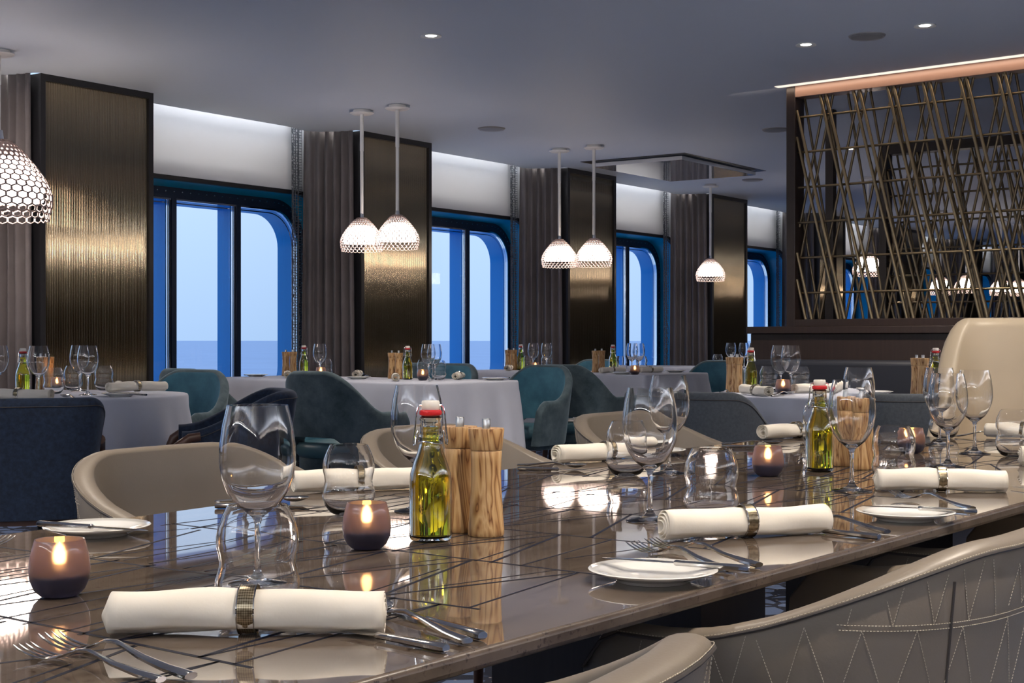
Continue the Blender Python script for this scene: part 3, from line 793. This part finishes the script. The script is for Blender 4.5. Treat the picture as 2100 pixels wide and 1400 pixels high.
front = [
 ('wine',528,1203,'nearest and largest wine glass, in the front left of the stone table'),
 ('wine',855,1048,'wine glass directly behind the nearest oil bottle'),
 ('wine',1333,1068,'wine glass behind the left end of the right-hand rolled napkin'),
 ('wine',1372,971,'wine glass behind and just right of another, with its foot by the small plate'),
 ('wine',1747,1007,'wine glass standing before the farther pair of wooden mills on the stone table'),
 ('wine',1761,909,'far wine glass rising just above the rim of the one before the farther mills'),
 ('wine',1944,957,'nearest wine glass of the group of three at the right, before the cream chair'),
 ('wine',1927,912,'rear left wine glass of the group of three at the right'),
 ('wine',1999,930,'rightmost wine glass, set against the cream chair'),
 ('tumbler',528,1262,'largest wavy tumbler, seen around the stem of the nearest wine glass'),
 ('tumbler',715,1055,'wavy tumbler behind the glowing candle at the front left of centre'),
 ('tumbler',1285,975,'wavy tumbler left of the middle wine glasses, over the rolled napkin end'),
 ('tumbler',1459,1069,'clear wavy tumbler right behind the large rolled napkin at the centre right'),
 ('tumbler',1678,912,'wavy tumbler mostly hidden behind the farther oil bottle'),
 ('tumbler',1833,991,'wavy tumbler in front of the fourth candle, before the right napkin'),
 ('tumbler',1936,898,'wavy tumbler behind the group of three wine glasses'),
 ('tumbler',2079,936,'wavy tumbler cut near the right edge, before the cream chair'),
 ('bottle',883,1108,'nearest tall oil bottle with a swing stopper, beside the wooden mills'),
 ('bottle',1681,966,'farther oil bottle with a white swing stopper on the stone table'),
 ('mill',997,1098,'olive wood mill in front, right one of the nearest pair'),
 ('mill',943,1089,'olive wood mill behind, left one of the nearest pair'),
 ('mill',1770,962,'olive wood mill right one of the pair behind the middle-right wine glass'),
 ('mill',1731,955,'olive wood mill left one of the pair behind the middle-right wine glass'),
 ('candle',122,1222,'lit smoky candle holder nearest the left edge of the photo'),
 ('candle',752,1125,'lit smoky candle holder left of the nearest oil bottle'),
 ('candle',1575,976,'lit smoky candle holder between the middle tumbler and the farther oil bottle'),
 ('candle',1870,929,'lit smoky candle holder partly behind the right tumbler'),
 ('plate',199,1097,'white side plate behind the left candle, with one knife across it'),
 ('plate',1339,1191,'white side plate at the front right with crossed fork and knife'),
 ('plate',1857,1066,'white side plate before the right rolled napkin'),
 ('plate',1343,933,'small far white plate hidden behind the middle wine glasses'),
]
for k, x, y, lab in front:
    rz = None
    if k == 'bottle': rz = TH-PI/2+(.25 if x < 1000 else -.15)
    if k == 'mill': rz = random.choice((.3,2.1,4.0,5.2))+x*.013
    put(k, x, y, lab, rz=rz, grp=G_[k])
G = 'rolled napkins on the stone table'
lay('napA', P2(232,1300), P2(787,1298), 'nearest rolled white napkin with woven gold band, front left', G)
lay('napB', P2(600,1012), P2(878,1001), 'rolled napkin behind the wavy tumbler left of the oil bottle', G)
lay('napC', P2(1132,952), P2(1350,939), 'rolled napkin left of the middle wine glasses, end toward the left', G)
lay('napC', P2(1362,1109), P2(1692,1093), 'large rolled napkin with woven band beside the crossed cutlery', G)
lay('napB', P2(1540,903), P2(1722,892), 'rolled napkin behind the third candle, left of the farther oil bottle', G)
lay('napA', P2(1799,1006), P2(2062,1009), 'rolled napkin with woven band behind the right side plate', G)
lay('napB', P2(2024,897), P2(2190,905), 'rolled napkin far right before the cream chair', G)
lay('napC', P2(2094,954), P2(2330,958), 'rolled napkin barely showing at the right edge', G)
G = 'cutlery on the stone table'
H_ = .0165
lay('fork', P2(330,1404), P2(45,1345), 'fork at the bottom left corner, lower of two', G)
lay('fork', P2(392,1398), P2(88,1322), 'fork at the bottom left corner, upper of two with raised tines', G)
lay('fork', P2(-190,1166), P2(46,1110), 'fork tips showing at the left edge beside the candle', G)
lay('knife', P2(78,1080,TZ+.019), P2(255,1091,TZ+.0165), 'butter knife lying across the left side plate', G)
lay('spoon', P2(958,1325), P2(700,1246), 'spoon with its bowl behind the nearest rolled napkin', G)
lay('knife', P2(915,1340), P2(655,1290), 'knife with chunky handle right of the nearest rolled napkin, front one', G)
lay('knife', P2(990,1315), P2(775,1250), 'knife right of the nearest rolled napkin, rear one', G)
lay('spoon', P2(441,1033), P2(630,1032), 'spoon lying left of the second rolled napkin', G)
lay('knife', P2(441,1043), P2(652,1042), 'knife lying in front of the second rolled napkin', G)
lay('spoon', P2(1062,957), P2(1203,963), 'spoon with dark bowl before the third rolled napkin', G)
lay('knife', P2(1062,965), P2(1230,968), 'knife before the third rolled napkin', G)
lay('spoon', P2(1480,913), P2(1606,913), 'spoon before the far rolled napkin behind the third candle', G)
lay('knife', P2(1480,920), P2(1622,918), 'knife before the far rolled napkin behind the third candle', G)
lay('fork', P2(1557,1166), P2(1277,1112), 'fork behind the front right side plate with arched neck', G)
lay('knife', P2(1537,1174,TZ+.012), P2(1237,1150,TZ+.0185), 'knife resting across the front right side plate', G)
lay('fork', P2(1500,1176), P2(1290,1128), 'second fork beneath the knife at the front right side plate', G)
lay('spoon', P2(1820,1097), P2(1590,1058), 'spoon right of the large rolled napkin with bowl behind it', G)
lay('knife', P2(1803,1108), P2(1580,1082), 'knife with handle right of the large rolled napkin', G)
lay('fork', P2(1995,1048), P2(1768,1010), 'fork behind the right side plate', G)
lay('knife', P2(2003,1055,TZ+.012), P2(1790,1043,TZ+.0185), 'knife resting across the right side plate', G)
lay('knife', P2(2240,1021), P2(2073,1001), 'knife at the right edge beside the right rolled napkin', G)
lay('spoon', P2(1960,897), P2(2060,893), 'far spoon in front of the cream chair', G)

# ------------------------------------------------------------------ chairs
class Shell:
    """U-shaped upholstered wall. local +y is the back of the chair, it opens towards -y"""
    def __init__(s, hw, by, fy, rim, bot, thick, flare, pw=.8, fin=.0, cap=None):
        s.cap = cap or thick/2
        s.hw, s.by, s.fy, s.rim, s.bot, s.th, s.fl = hw, by, fy, rim, bot, thick, flare
        P = []
        na = 7
        for i in range(na): P.append(Vector((-hw*(1-fin*(1-i/na)), fy*(1-i/na))))
        for k in range(29):
            a = -PI/2+PI*k/28; c, sn_ = math.cos(a), math.sin(a)
            P.append(Vector((hw*math.copysign(abs(sn_)**pw, sn_), by*abs(c)**pw)))
        for i in range(1, na+1): P.append(Vector((hw*(1-fin*i/na), fy*i/na)))
        L = [0]
        for i in range(1, len(P)): L.append(L[-1]+(P[i]-P[i-1]).length)
        s.P = P; s.L = L; s.len = L[-1]
        s.T = [2*x/L[-1]-1 for x in L]
        s.Nn = []
        for i in range(len(P)):
            d = (P[min(i+1,len(P)-1)]-P[max(0,i-1)]).normalized(); s.Nn.append(Vector((-d.y, d.x)))
    def pn(s, t):
        T = s.T
        for i in range(1, len(T)):
            if t <= T[i]+1e-9:
                q = (t-T[i-1])/(T[i]-T[i-1]); return s.P[i-1].lerp(s.P[i], q), s.Nn[i-1].lerp(s.Nn[i], q).normalized()
        return s.P[-1], s.Nn[-1]
    def outer(s, t, z, off=.0):
        p, n = s.pn(t); zr, zb = s.rim(t), s.bot(t); H = .8-.35
        o = s.fl*(z-.8)/H - abs(z-.6)*0
        q = p+n*(o+off); return Vector((q.x, q.y, z))
    def mesh(s):
        m_ = MB(); T = s.T; K = 0; V = []
        for t in T:
            zr, zb = s.rim(t), s.bot(t); r = s.th/2; sec = []
            zc = zr-s.cap
            for q in range(7): sec.append(s.outer(t, zb+(zc-zb)*q/6))
            for q in range(1, 8):
                a = PI*q/8; b = s.outer(t, zc, -r+r*math.cos(a)); sec.append(Vector((b.x, b.y, zc+s.cap*math.sin(a))))
            for q in range(6, -1, -1):
                z = zb+(zc-zb)*q/6; sec.append(s.outer(t, z, -s.th*(1+.25*(1-q/6))))
            K = len(sec); V += sec
        n = len(T); f = [(i*K+k, i*K+(k+1)%K, (i+1)*K+(k+1)%K, (i+1)*K+k) for i in range(n-1) for k in range(K)]
        f += [tuple(range(K)), tuple((n-1)*K+k for k in range(K-1,-1,-1))]
        m_.add(V, f); return m_
def sm(a, b, x): x = max(0, min(1, (x-a)/(b-a))); return x*x*(3-2*x)
def legs(r, w, yb, yf, h, mat, rr=.02, splay=.05):
    for sx in (-1, 1):
        for y in (yb, yf):
            sy = 1 if y > 0 else -1
            MB().tube([(sx*w, y, h), (sx*(w+splay*.5), y+sy*splay*.5, 0.001)], [rr, rr*.6], 12).build('leg', mat, r, True)
def make_taupe():
    r = empty('tub_chair')
    rim = lambda t: (.668+.119*(1-sm(.20,.86,abs(t)))-.05*sm(.94,1.0,abs(t)))
    sh = Shell(.335,.285,-.20, rim, lambda t: .33, .042, .055, .72, cap=.010)
    sh.mesh().build('shell', MT['taupe'], r, True, autos=60)
    # piping and stitching
    pts = [sh.outer(t, rim(t)-.0105, .0012) for t in sh.T]
    MB().tube(pts, .0022, 6).build('piping', MT['seam'], r, True)
    st = MB()
    def dash(poly, L=.0024, gap=.0014, rad=.00048):
        # poly: list of (t,z)
        if len(poly) < 2: return
        P = [sh.outer(t, z, .0009) for t, z in poly]; acc = 0; i = 0; cur = P[0].copy(); out = []; on = True; need = L; seg = [cur.copy()]
        for a, b in zip(P, P[1:]):
            d = (b-a).length
            if d < 1e-6: continue
            pos = 0
            while pos+need <= d:
                pos += need; q = a.lerp(b, pos/d)
                if on: seg.append(q); st.tube([seg[0], seg[-1]], rad, 4); on = False; need = gap
                else: on = True; need = L; seg = [q]
            need -= (d-pos)
    def seamline(z0):
        poly = [(t, z0) for t in [(-1+2*k/120) for k in range(121)] if rim(t)-.03 > z0]
        dash(poly); dash([(t, z-.006) for t, z in poly])
    for z0 in (.700, .758): 
        seamline(z0)
    dash([(t, rim(t)-.007) for t in [(-.97+1.94*k/140) for k in range(141)]], .0028, .0018)
    hl = sh.len/2
    def zig(t0, t1, za, zb, per):
        n = int((t1-t0)*hl/per); n = max(n, 1)
        for k in range(n):
            a = t0+(t1-t0)*k/n; b = t0+(t1-t0)*(k+.5)/n; c = t0+(t1-t0)*(k+1)/n
            for (u1, z1), (u2, z2) in (((a, za), (b, zb)), ((b, zb), (c, za))):
                P = [(u1+(u2-u1)*q/16, z1+(z2-z1)*q/16) for q in range(17)]; dash([(t, z) for t, z in P if z < rim(t)-.014])
    zig(-.95,-.60,.60,.694,.055); zig(-.55,-.28,.585,.694,.075); zig(-.24,.2,.60,.694,.06); zig(.24,.9,.60,.694,.06)
    zig(-.44,-.18,.706,.80,.048); zig(-.12,.16,.706,.756,.04); zig(-.66,-.50,.70,.80,.04); zig(.2,.5,.70,.80,.045)
    st.build('stitching', MT['thread'], r)
    for t in (-.315, .315):
        MB().tube([sh.outer(t, z, .0006) for z in [.34+(rim(t)-.03-.34)*k/10 for k in range(11)]], .0018, 6).build('seam', MT['seam'], r)
    seat = MB().lathe([(0,.40),(.20,.40),(.232,.42),(.235,.46),(.215,.483),(.12,.49),(0,.49)], 36); 
    seat.v = [(x, y-.01, z) for x, y, z in seat.v]; seat.build('seat', MT['taupe'], r, True)
    MB().lathe([(0,.335),(.225,.335),(.225,.40),(0,.40)], 36).build('seat_base', MT['taupe'], r, True, autos=40)
    legs(r, .17, .16, -.16, .335, MT['legwood']); return r
def make_velvet():
    r = empty('velvet_chair')
    rim = lambda t: .640+.218*(1-sm(.16,.76,abs(t)))-.05*sm(.93,1.0,abs(t))
    bot = lambda t: .36+.15*(1-sm(.20,.52,abs(t)))
    sh = Shell(.30,.28,-.20, rim, bot, .05, .055, .8)
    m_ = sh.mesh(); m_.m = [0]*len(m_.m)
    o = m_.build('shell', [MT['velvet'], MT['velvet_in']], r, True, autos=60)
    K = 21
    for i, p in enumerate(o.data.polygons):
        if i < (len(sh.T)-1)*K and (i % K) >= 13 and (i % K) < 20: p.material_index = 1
    MB().lathe([(0,.40),(.235,.40),(.25,.415),(.25,.455),(.235,.475),(.12,.485),(0,.485)], 36).build('seat', MT['tealleather'], r, True)
    MB().lathe([(0,.33),(.225,.33),(.235,.34),(.235,.40),(0,.40)], 36).build('seat_base', MT['velvet'], r, True, autos=50)
    legs(r, .18, .17, -.17, .33, MT['legwood']); return r
def woodarm(r, hw, z1, yf):
    for sx in (-1, 1):
        P = [(sx*hw, yf+.06, z1), (sx*hw, yf+.02, z1-.005), (sx*hw, yf-.03, z1-.04), (sx*hw*1.01, yf-.055, z1-.10), (sx*hw*1.02, yf-.06, z1-.25), (sx*hw*1.04, yf-.05, .30), (sx*hw*1.05, yf-.05, .001)]
        MB().tube(P, [.018,.019,.02,.02,.018,.016,.011], 12).build('front_leg', MT['legwood'], r, True)
        MB().tube([(sx*hw*.62, .22, .36), (sx*hw*.68, .27, .001)], [.02,.012], 12).build('rear_leg', MT['legwood'], r, True)
def make_navy(mat='navy', name='fabric_chair'):
    r = empty(name)
    rim = lambda t: .66+.155*(1-sm(.38,.98,abs(t)))
    sh = Shell(.29,.27,-.20, rim, lambda t: .38, .05, .06, .6)
    sh.mesh().build('shell', MT[mat], r, True, autos=60)
    MB().tube([sh.outer(t, rim(t)-.03, .001) for t in sh.T], .0016, 6).build('piping', MT['seam'], r, True)
    MB().lathe([(0,.40),(.175,.40),(.195,.415),(.20,.455),(.185,.475),(.12,.485),(0,.485)], 36).build('seat', MT[mat], r, True)
    MB().lathe([(0,.36),(.20,.36),(.20,.40),(0,.40)], 36).build('seat_frame', MT['legwood'], r, True, autos=50)
    woodarm(r, .272, .64, -.19); return r
def face(dirx, diry):      # rotation so that the chair's open side (-y) looks along (dirx,diry)
    return math.atan2(diry, dirx)+PI/2
def chair(kind, make, u, n, d, lab, grp): return place(kind, make, (u, n, 0), face(*d), lab, 'chair', grp)
G = 'taupe leather tub chairs at the stone table'
chair('taupe', make_taupe, 2.105, 2.20, (0,-1), 'taupe leather tub chair behind the left side plate on the window side', G)
chair('taupe', make_taupe, 2.985, 2.20, (0,-1), 'taupe leather tub chair behind the nearest oil bottle and mills', G)
chair('taupe', make_taupe, 3.925, 2.16, (0,-1), 'taupe leather tub chair behind the middle wine glasses, farthest of its row', G)
chair('taupe', make_taupe, .812, .772, (-.10,1), 'taupe leather tub chair cut by the bottom edge of the photo, stitched side', G)
chair('taupe', make_taupe, 1.822, .762, (.03,1), 'large taupe leather chair back with zigzag stitching in the bottom right corner', G)
chair('taupe', make_taupe, 2.66, .74, (0,1), 'chair tucked under the table beyond the bottom right chair', G)
# cream high-back chair at the table's end
def make_cream():
    r = empty('high_back_chair')
    rim = lambda t: .70+.395*(1-sm(.38,.86,abs(t))**1.0)
    sh = Shell(.28,.25,-.2, rim, lambda t: .35, .07, .02, .62)
    sh.mesh().build('shell', MT['cream'], r, True, autos=60)
    MB().lathe([(0,.38),(.20,.38),(.225,.40),(.225,.46),(.20,.485),(0,.49)], 36).build('seat', MT['cream'], r, True)
    legs(r, .17, .16, -.14, .38, MT['legwood']); return r
chair('cream', make_cream, 4.68, 1.34, (-1,0), 'tall cream leather high-back chair at the far end of the stone table', None)
G = 'teal velvet chairs at the window tables'
V = [(5.70,5.18,(1,0),'teal velvet chair with seat gap seen from behind, left of the middle white table'),
 (5.78,6.28,(1,0),'velvet chair top behind the bright teal chair, nearest the first window'),
 (5.15,5.92,(-1,-.25),'bright teal velvet chair turned toward the round left table'),
 (7.46,5.22,(-1,0),'teal velvet chair facing left at the right end of the middle white table'),
 (7.60,6.08,(-1,0),'velvet chair top behind the middle white table, before the second window'),
 (8.14,5.22,(1,0),'mottled velvet chair seen from behind, between the two middle white tables'),
 (9.98,5.25,(-1,0),'blue velvet chair facing left at the right end of the farther white table'),
 (10.02,6.42,(-1,0),'small far velvet chair behind the farther wooden mills'),
 (8.14,6.40,(1,0),'velvet chair hidden behind the second row of white tables')]
for u, n, d, lab in V: chair('velvet', make_velvet, u, n, d, lab, G)
G = 'navy fabric chairs at the round table'
chair('navy', make_navy, 3.22, 4.50, (.6,.8), 'dark navy fabric chair seen from behind at the left edge', G)
chair('navy', make_navy, 4.115, 4.37, (-.755,.628), 'navy fabric chair with curved wooden arm between round table and velvet chair', G)
G = 'slate fabric chairs at the small table'
chair('slate', lambda: make_navy('slate'), 5.23, 2.77, (1,.0), 'slate grey fabric chair behind the farthest tub chair', G)
chair('slate', lambda: make_navy('slate'), 5.56, 1.97, (.80,.60), 'slate fabric chair behind the fourth candle, left of the cream chair', G)

# ------------------------------------------------------------------ white tables
def rounded(u0, u1, n0, n1, r, seg=6):
    return [(a, b) for a, b in rrect(u0, u1, n0, n1, r, seg)]
def cloth_table(poly, lab, name, c, round_=False):
    cx, cy = c; z = BZ
    # table below
    t = empty('dining_table', (cx, cy, 0), label='table beneath the '+lab, cat='table')
    P = [(a-cx, b-cy) for a, b in poly]
    sc = .985
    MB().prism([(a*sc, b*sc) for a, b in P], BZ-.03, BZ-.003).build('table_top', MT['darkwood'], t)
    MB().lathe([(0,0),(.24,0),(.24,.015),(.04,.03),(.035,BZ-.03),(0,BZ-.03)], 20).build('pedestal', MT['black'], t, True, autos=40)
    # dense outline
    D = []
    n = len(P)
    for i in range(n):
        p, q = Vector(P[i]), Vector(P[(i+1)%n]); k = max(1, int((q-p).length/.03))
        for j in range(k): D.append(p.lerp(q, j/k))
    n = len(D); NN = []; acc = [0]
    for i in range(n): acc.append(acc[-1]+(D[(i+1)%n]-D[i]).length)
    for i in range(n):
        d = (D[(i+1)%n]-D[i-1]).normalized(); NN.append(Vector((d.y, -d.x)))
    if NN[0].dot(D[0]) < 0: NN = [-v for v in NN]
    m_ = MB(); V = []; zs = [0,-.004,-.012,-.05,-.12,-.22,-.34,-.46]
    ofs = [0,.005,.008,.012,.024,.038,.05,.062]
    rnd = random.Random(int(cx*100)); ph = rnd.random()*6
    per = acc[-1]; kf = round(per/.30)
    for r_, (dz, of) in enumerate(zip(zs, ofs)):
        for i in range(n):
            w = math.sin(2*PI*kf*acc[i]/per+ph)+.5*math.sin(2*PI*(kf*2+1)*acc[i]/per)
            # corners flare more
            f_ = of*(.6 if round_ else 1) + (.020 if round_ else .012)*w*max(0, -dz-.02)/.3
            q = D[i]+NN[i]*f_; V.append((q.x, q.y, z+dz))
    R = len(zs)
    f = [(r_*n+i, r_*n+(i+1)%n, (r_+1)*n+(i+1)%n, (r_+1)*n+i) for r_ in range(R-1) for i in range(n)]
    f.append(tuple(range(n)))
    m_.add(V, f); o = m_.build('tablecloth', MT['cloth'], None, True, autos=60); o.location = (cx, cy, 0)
    tag(o, lab, 'tablecloth', 'white tablecloths'); return o
def circ(c, r, n=60): return [(c[0]+r*math.cos(2*PI*k/n), c[1]+r*math.sin(2*PI*k/n)) for k in range(n)]
c = at(95, 809, BZ); cloth_table(circ((c.x, c.y), .62), 'white cloth draped over the round table at the left', 'x', (c.x, c.y), True)
cloth_table(rounded(6.27,7.12,5.03,7.05,.02), 'white cloth on the long middle table behind the teal velvet chair', 'x', (6.695,6.04))
cloth_table(rounded(8.66,9.60,5.03,7.05,.02), 'white cloth on the second long table, behind the middle wine glasses', 'x', (9.13,6.04))
cloth_table(rounded(11.2,12.1,5.03,7.0,.02), 'white cloth on the farthest table left of the low dark wall', 'x', (11.65,6.0))
c = at(1640, 808, BZ); cloth_table(circ((c.x, c.y), .43), 'white cloth on the small table before the dark low wall', 'x', (c.x, c.y), True)
cloth_table(circ((6.66,1.86), .45), 'white cloth on the table hidden behind the cream chair', 'x', (6.66,1.86), True)

# ware on the white tables
back = [
 # left round table
 ('wine',79,813,'wine glass right of the oil bottle on the left round table'),('wine',163,802,'wine glass rear one of the overlapping pair on the left round table'),
 ('wine',180,810,'wine glass front one of the overlapping pair on the left round table'),('wine',-3,806,'wine glass cut by the left edge on the round table'),
 ('tumbler',110,808,'tumbler before the candle on the left round table'),('tumbler',150,797,'tumbler behind the overlapping pair of wine glasses on the left round table'),
 ('tumbler',213,800,'tumbler at the right of the left round table beside the napkin'),
 ('bottle',47,811,'oil bottle on the left round table'),('mill',84,798,'left wooden mill on the left round table'),('mill',99,801,'right wooden mill on the left round table'),
 ('candle',118,802,'lit candle on the left round table behind a tumbler'),('plate',247,813,'white plate under the napkin on the left round table'),
 # middle table, far half
 ('mill',586,769.6,'left wooden mill before the first window'),('mill',601,769.2,'right wooden mill before the first window'),('bottle',623,771,'oil bottle just right of the mills before the first window'),
 ('wine',656,773,'wine glass above the back of the teal velvet chair, left of the second column'),('tumbler',668,766,'tumbler behind the wine glass left of the second column'),('candle',658,769,'pale lit candle just above the teal velvet chair back'),
 ('plate',525,771,'plate on the left end of the middle white table'),('plate',735,777,'plate before the end-on napkin near the second column'),
 # middle table, near half
 ('mill',804,776,'left wooden mill in front of the second column'),('mill',818,777,'right wooden mill in front of the second column'),('bottle',836,778,'oil bottle right of the mills in front of the second column'),
 ('tumbler',869,772,'tumbler left of the wine glasses on the middle white table'),('tumbler',900,779,'tumbler right of the wine glasses on the middle white table'),
 ('wine',878,773,'left wine glass on the middle white table beside the second column'),('wine',891,777,'right wine glass on the middle white table beside the second column'),
 ('candle',867,780,'dark lit candle on the middle white table'),('plate',1015,777,'plate at the right end of the middle white table'),
 # second table far half
 ('mill',1042,758.2,'left wooden mill before the second window right edge'),('mill',1054,757.8,'right wooden mill before the second window right edge'),('bottle',1068,757.4,'oil bottle before the third curtain'),
 ('wine',1094,758,'left wine glass before the third curtain'),('wine',1121,758,'right wine glass before the third curtain'),('tumbler',1084,759,'left tumbler before the third curtain'),('tumbler',1121,754.5,'right tumbler before the third curtain'),('candle',1098,759,'small pale candle before the third curtain'),
 # second table near half
 ('mill',1221,763.3,'left wooden mill on the second long white table'),('mill',1234,762.9,'right wooden mill on the second long white table'),('bottle',1257,761,'oil bottle on the second long white table'),
 ('tumbler',1274,760,'tumbler left of the wine glasses on the second long white table'),('tumbler',1316,762,'tumbler right of the wine glasses on the second long white table'),
 ('wine',1296,763,'left wine glass on the second long white table'),('wine',1310,761,'right wine glass on the second long white table'),('candle',1302,769,'lit candle on the second long white table'),
 ('plate',1276,768,'plate at the front of the second long white table'),('plate',1385,760,'far right plate on the second long white table'),
 # far table
 ('tumbler',1472,755,'tumbler on the farthest white table'),('wine',1499,755,'left wine glass of three on the farthest white table'),('wine',1526,757,'middle wine glass of three on the farthest white table'),('wine',1547,754,'right wine glass of three on the farthest white table'),
 ('bottle',1556,753,'oil bottle on the farthest white table beside the low wall'),('tumbler',1512,751,'tumbler between the wine glasses on the farthest white table'),
 # small table
 ('mill',1500,801,'left wooden mill on the small table before the low wall'),('mill',1512,804,'right wooden mill on the small table before the low wall'),('bottle',1540,801,'oil bottle on the small table before the low wall'),
 ('tumbler',1577,800,'left tumbler on the small table before the low wall'),('tumbler',1642,803,'right tumbler on the small table before the low wall'),
 ('wine',1601,799,'left wine glass of the pair before the low dark wall'),('wine',1622,804,'right wine glass of the pair before the low dark wall'),('candle',1606,808,'lit candle on the small table before the low wall'),
 ('plate',1795,803,'plate at the right of the small table, behind the wine glasses'),
 ('mill',1880,809,'left wooden mill rising left of the cream chair'),('mill',1893,810,'right wooden mill rising left of the cream chair'),('bottle',1919,806,'oil bottle half hidden by the cream chair'),
]
for k, x, y, lab in back: put(k, x, y, lab, z=BZ, grp='ware on the white tables: '+CAT[k])
G = 'rolled napkins on the white tables'
def PB(x, y): p = at(x, y, BZ); p.z += .0003; return p
def napdir(x, y, kind, ang, lab):
    p = on_table(x, at(x, y, BZ), .06); p.z += .0003; d = Vector((math.cos(ang), math.sin(ang), 0))*.12; lay(kind, p-d, p+d, lab, G)
lay('napB', PB(-30,819), PB(106,820.5), 'rolled napkin at the left edge on the round table', G)
o = lay('napA', PB(222,812)+Vector((0,0,.0155)), PB(338,808)+Vector((0,0,.0155)), 'rolled napkin on the plate at the right of the round table', G)
napdir(243,795,'napC', .9, 'end-on rolled napkin behind the right tumbler on the round table')
napdir(590,775,'napC', .75, 'end-on rolled napkin before the mills at the first window')
napdir(733,771,'napB', .62, 'end-on rolled napkin left of the second column')
napdir(811,781,'napC', -1.2+1.9, 'rolled napkin in front of the wooden mills by the second column')
napdir(940,776,'napA', .5, 'end-on rolled napkin right of the tumblers on the middle table')
napdir(1043,760,'napB', .5, 'napkin before the mills at the third curtain')
napdir(1137,756,'napB', .5, 'small far napkin right of the glasses before the third curtain')
napdir(1256,765,'napA', -.25, 'rolled napkin with band before the oil bottle of the second long table')
napdir(1334,764,'napC', -.2, 'rolled napkin right of the tumblers on the second long table')
napdir(1476,756,'napA', -.3, 'small napkin at the left of the farthest white table')
lay('napC', PB(1522,808), PB(1580,814), 'rolled napkin with band at the front of the small table', G)
napdir(1668,806,'napB', -.4, 'napkin behind the right tumbler on the small table')
G = 'cutlery on the white tables'
lay('spoon', PB(155,820), PB(118,814), 'spoon on the left round table beside the navy chair', G)
lay('knife', PB(300,818)+Vector((0,0,.012)), PB(228,816)+Vector((0,0,.018)), 'knife over the plate on the left round table', G)
lay('fork', PB(880,783), PB(930,779), 'fork on the middle white table before the end-on napkin', G)
lay('fork', PB(740,771), PB(790,777), 'fork on the middle white table left of the mills', G)
lay('fork', PB(1478,806), PB(1510,811), 'fork at the left of the small table', G)
lay('spoon', PB(1586,812), PB(1634,808), 'spoon on the small table before the candle', G)
lay('knife', PB(1582,814), PB(1622,812), 'knife on the small table before the candle', G)
lay('knife', PB(500,770), PB(548,770), 'knife on the plate at the left end of the middle table', G)
lay('knife', PB(1045,776), PB(992,775), 'knife on the plate at the right end of the middle table', G)
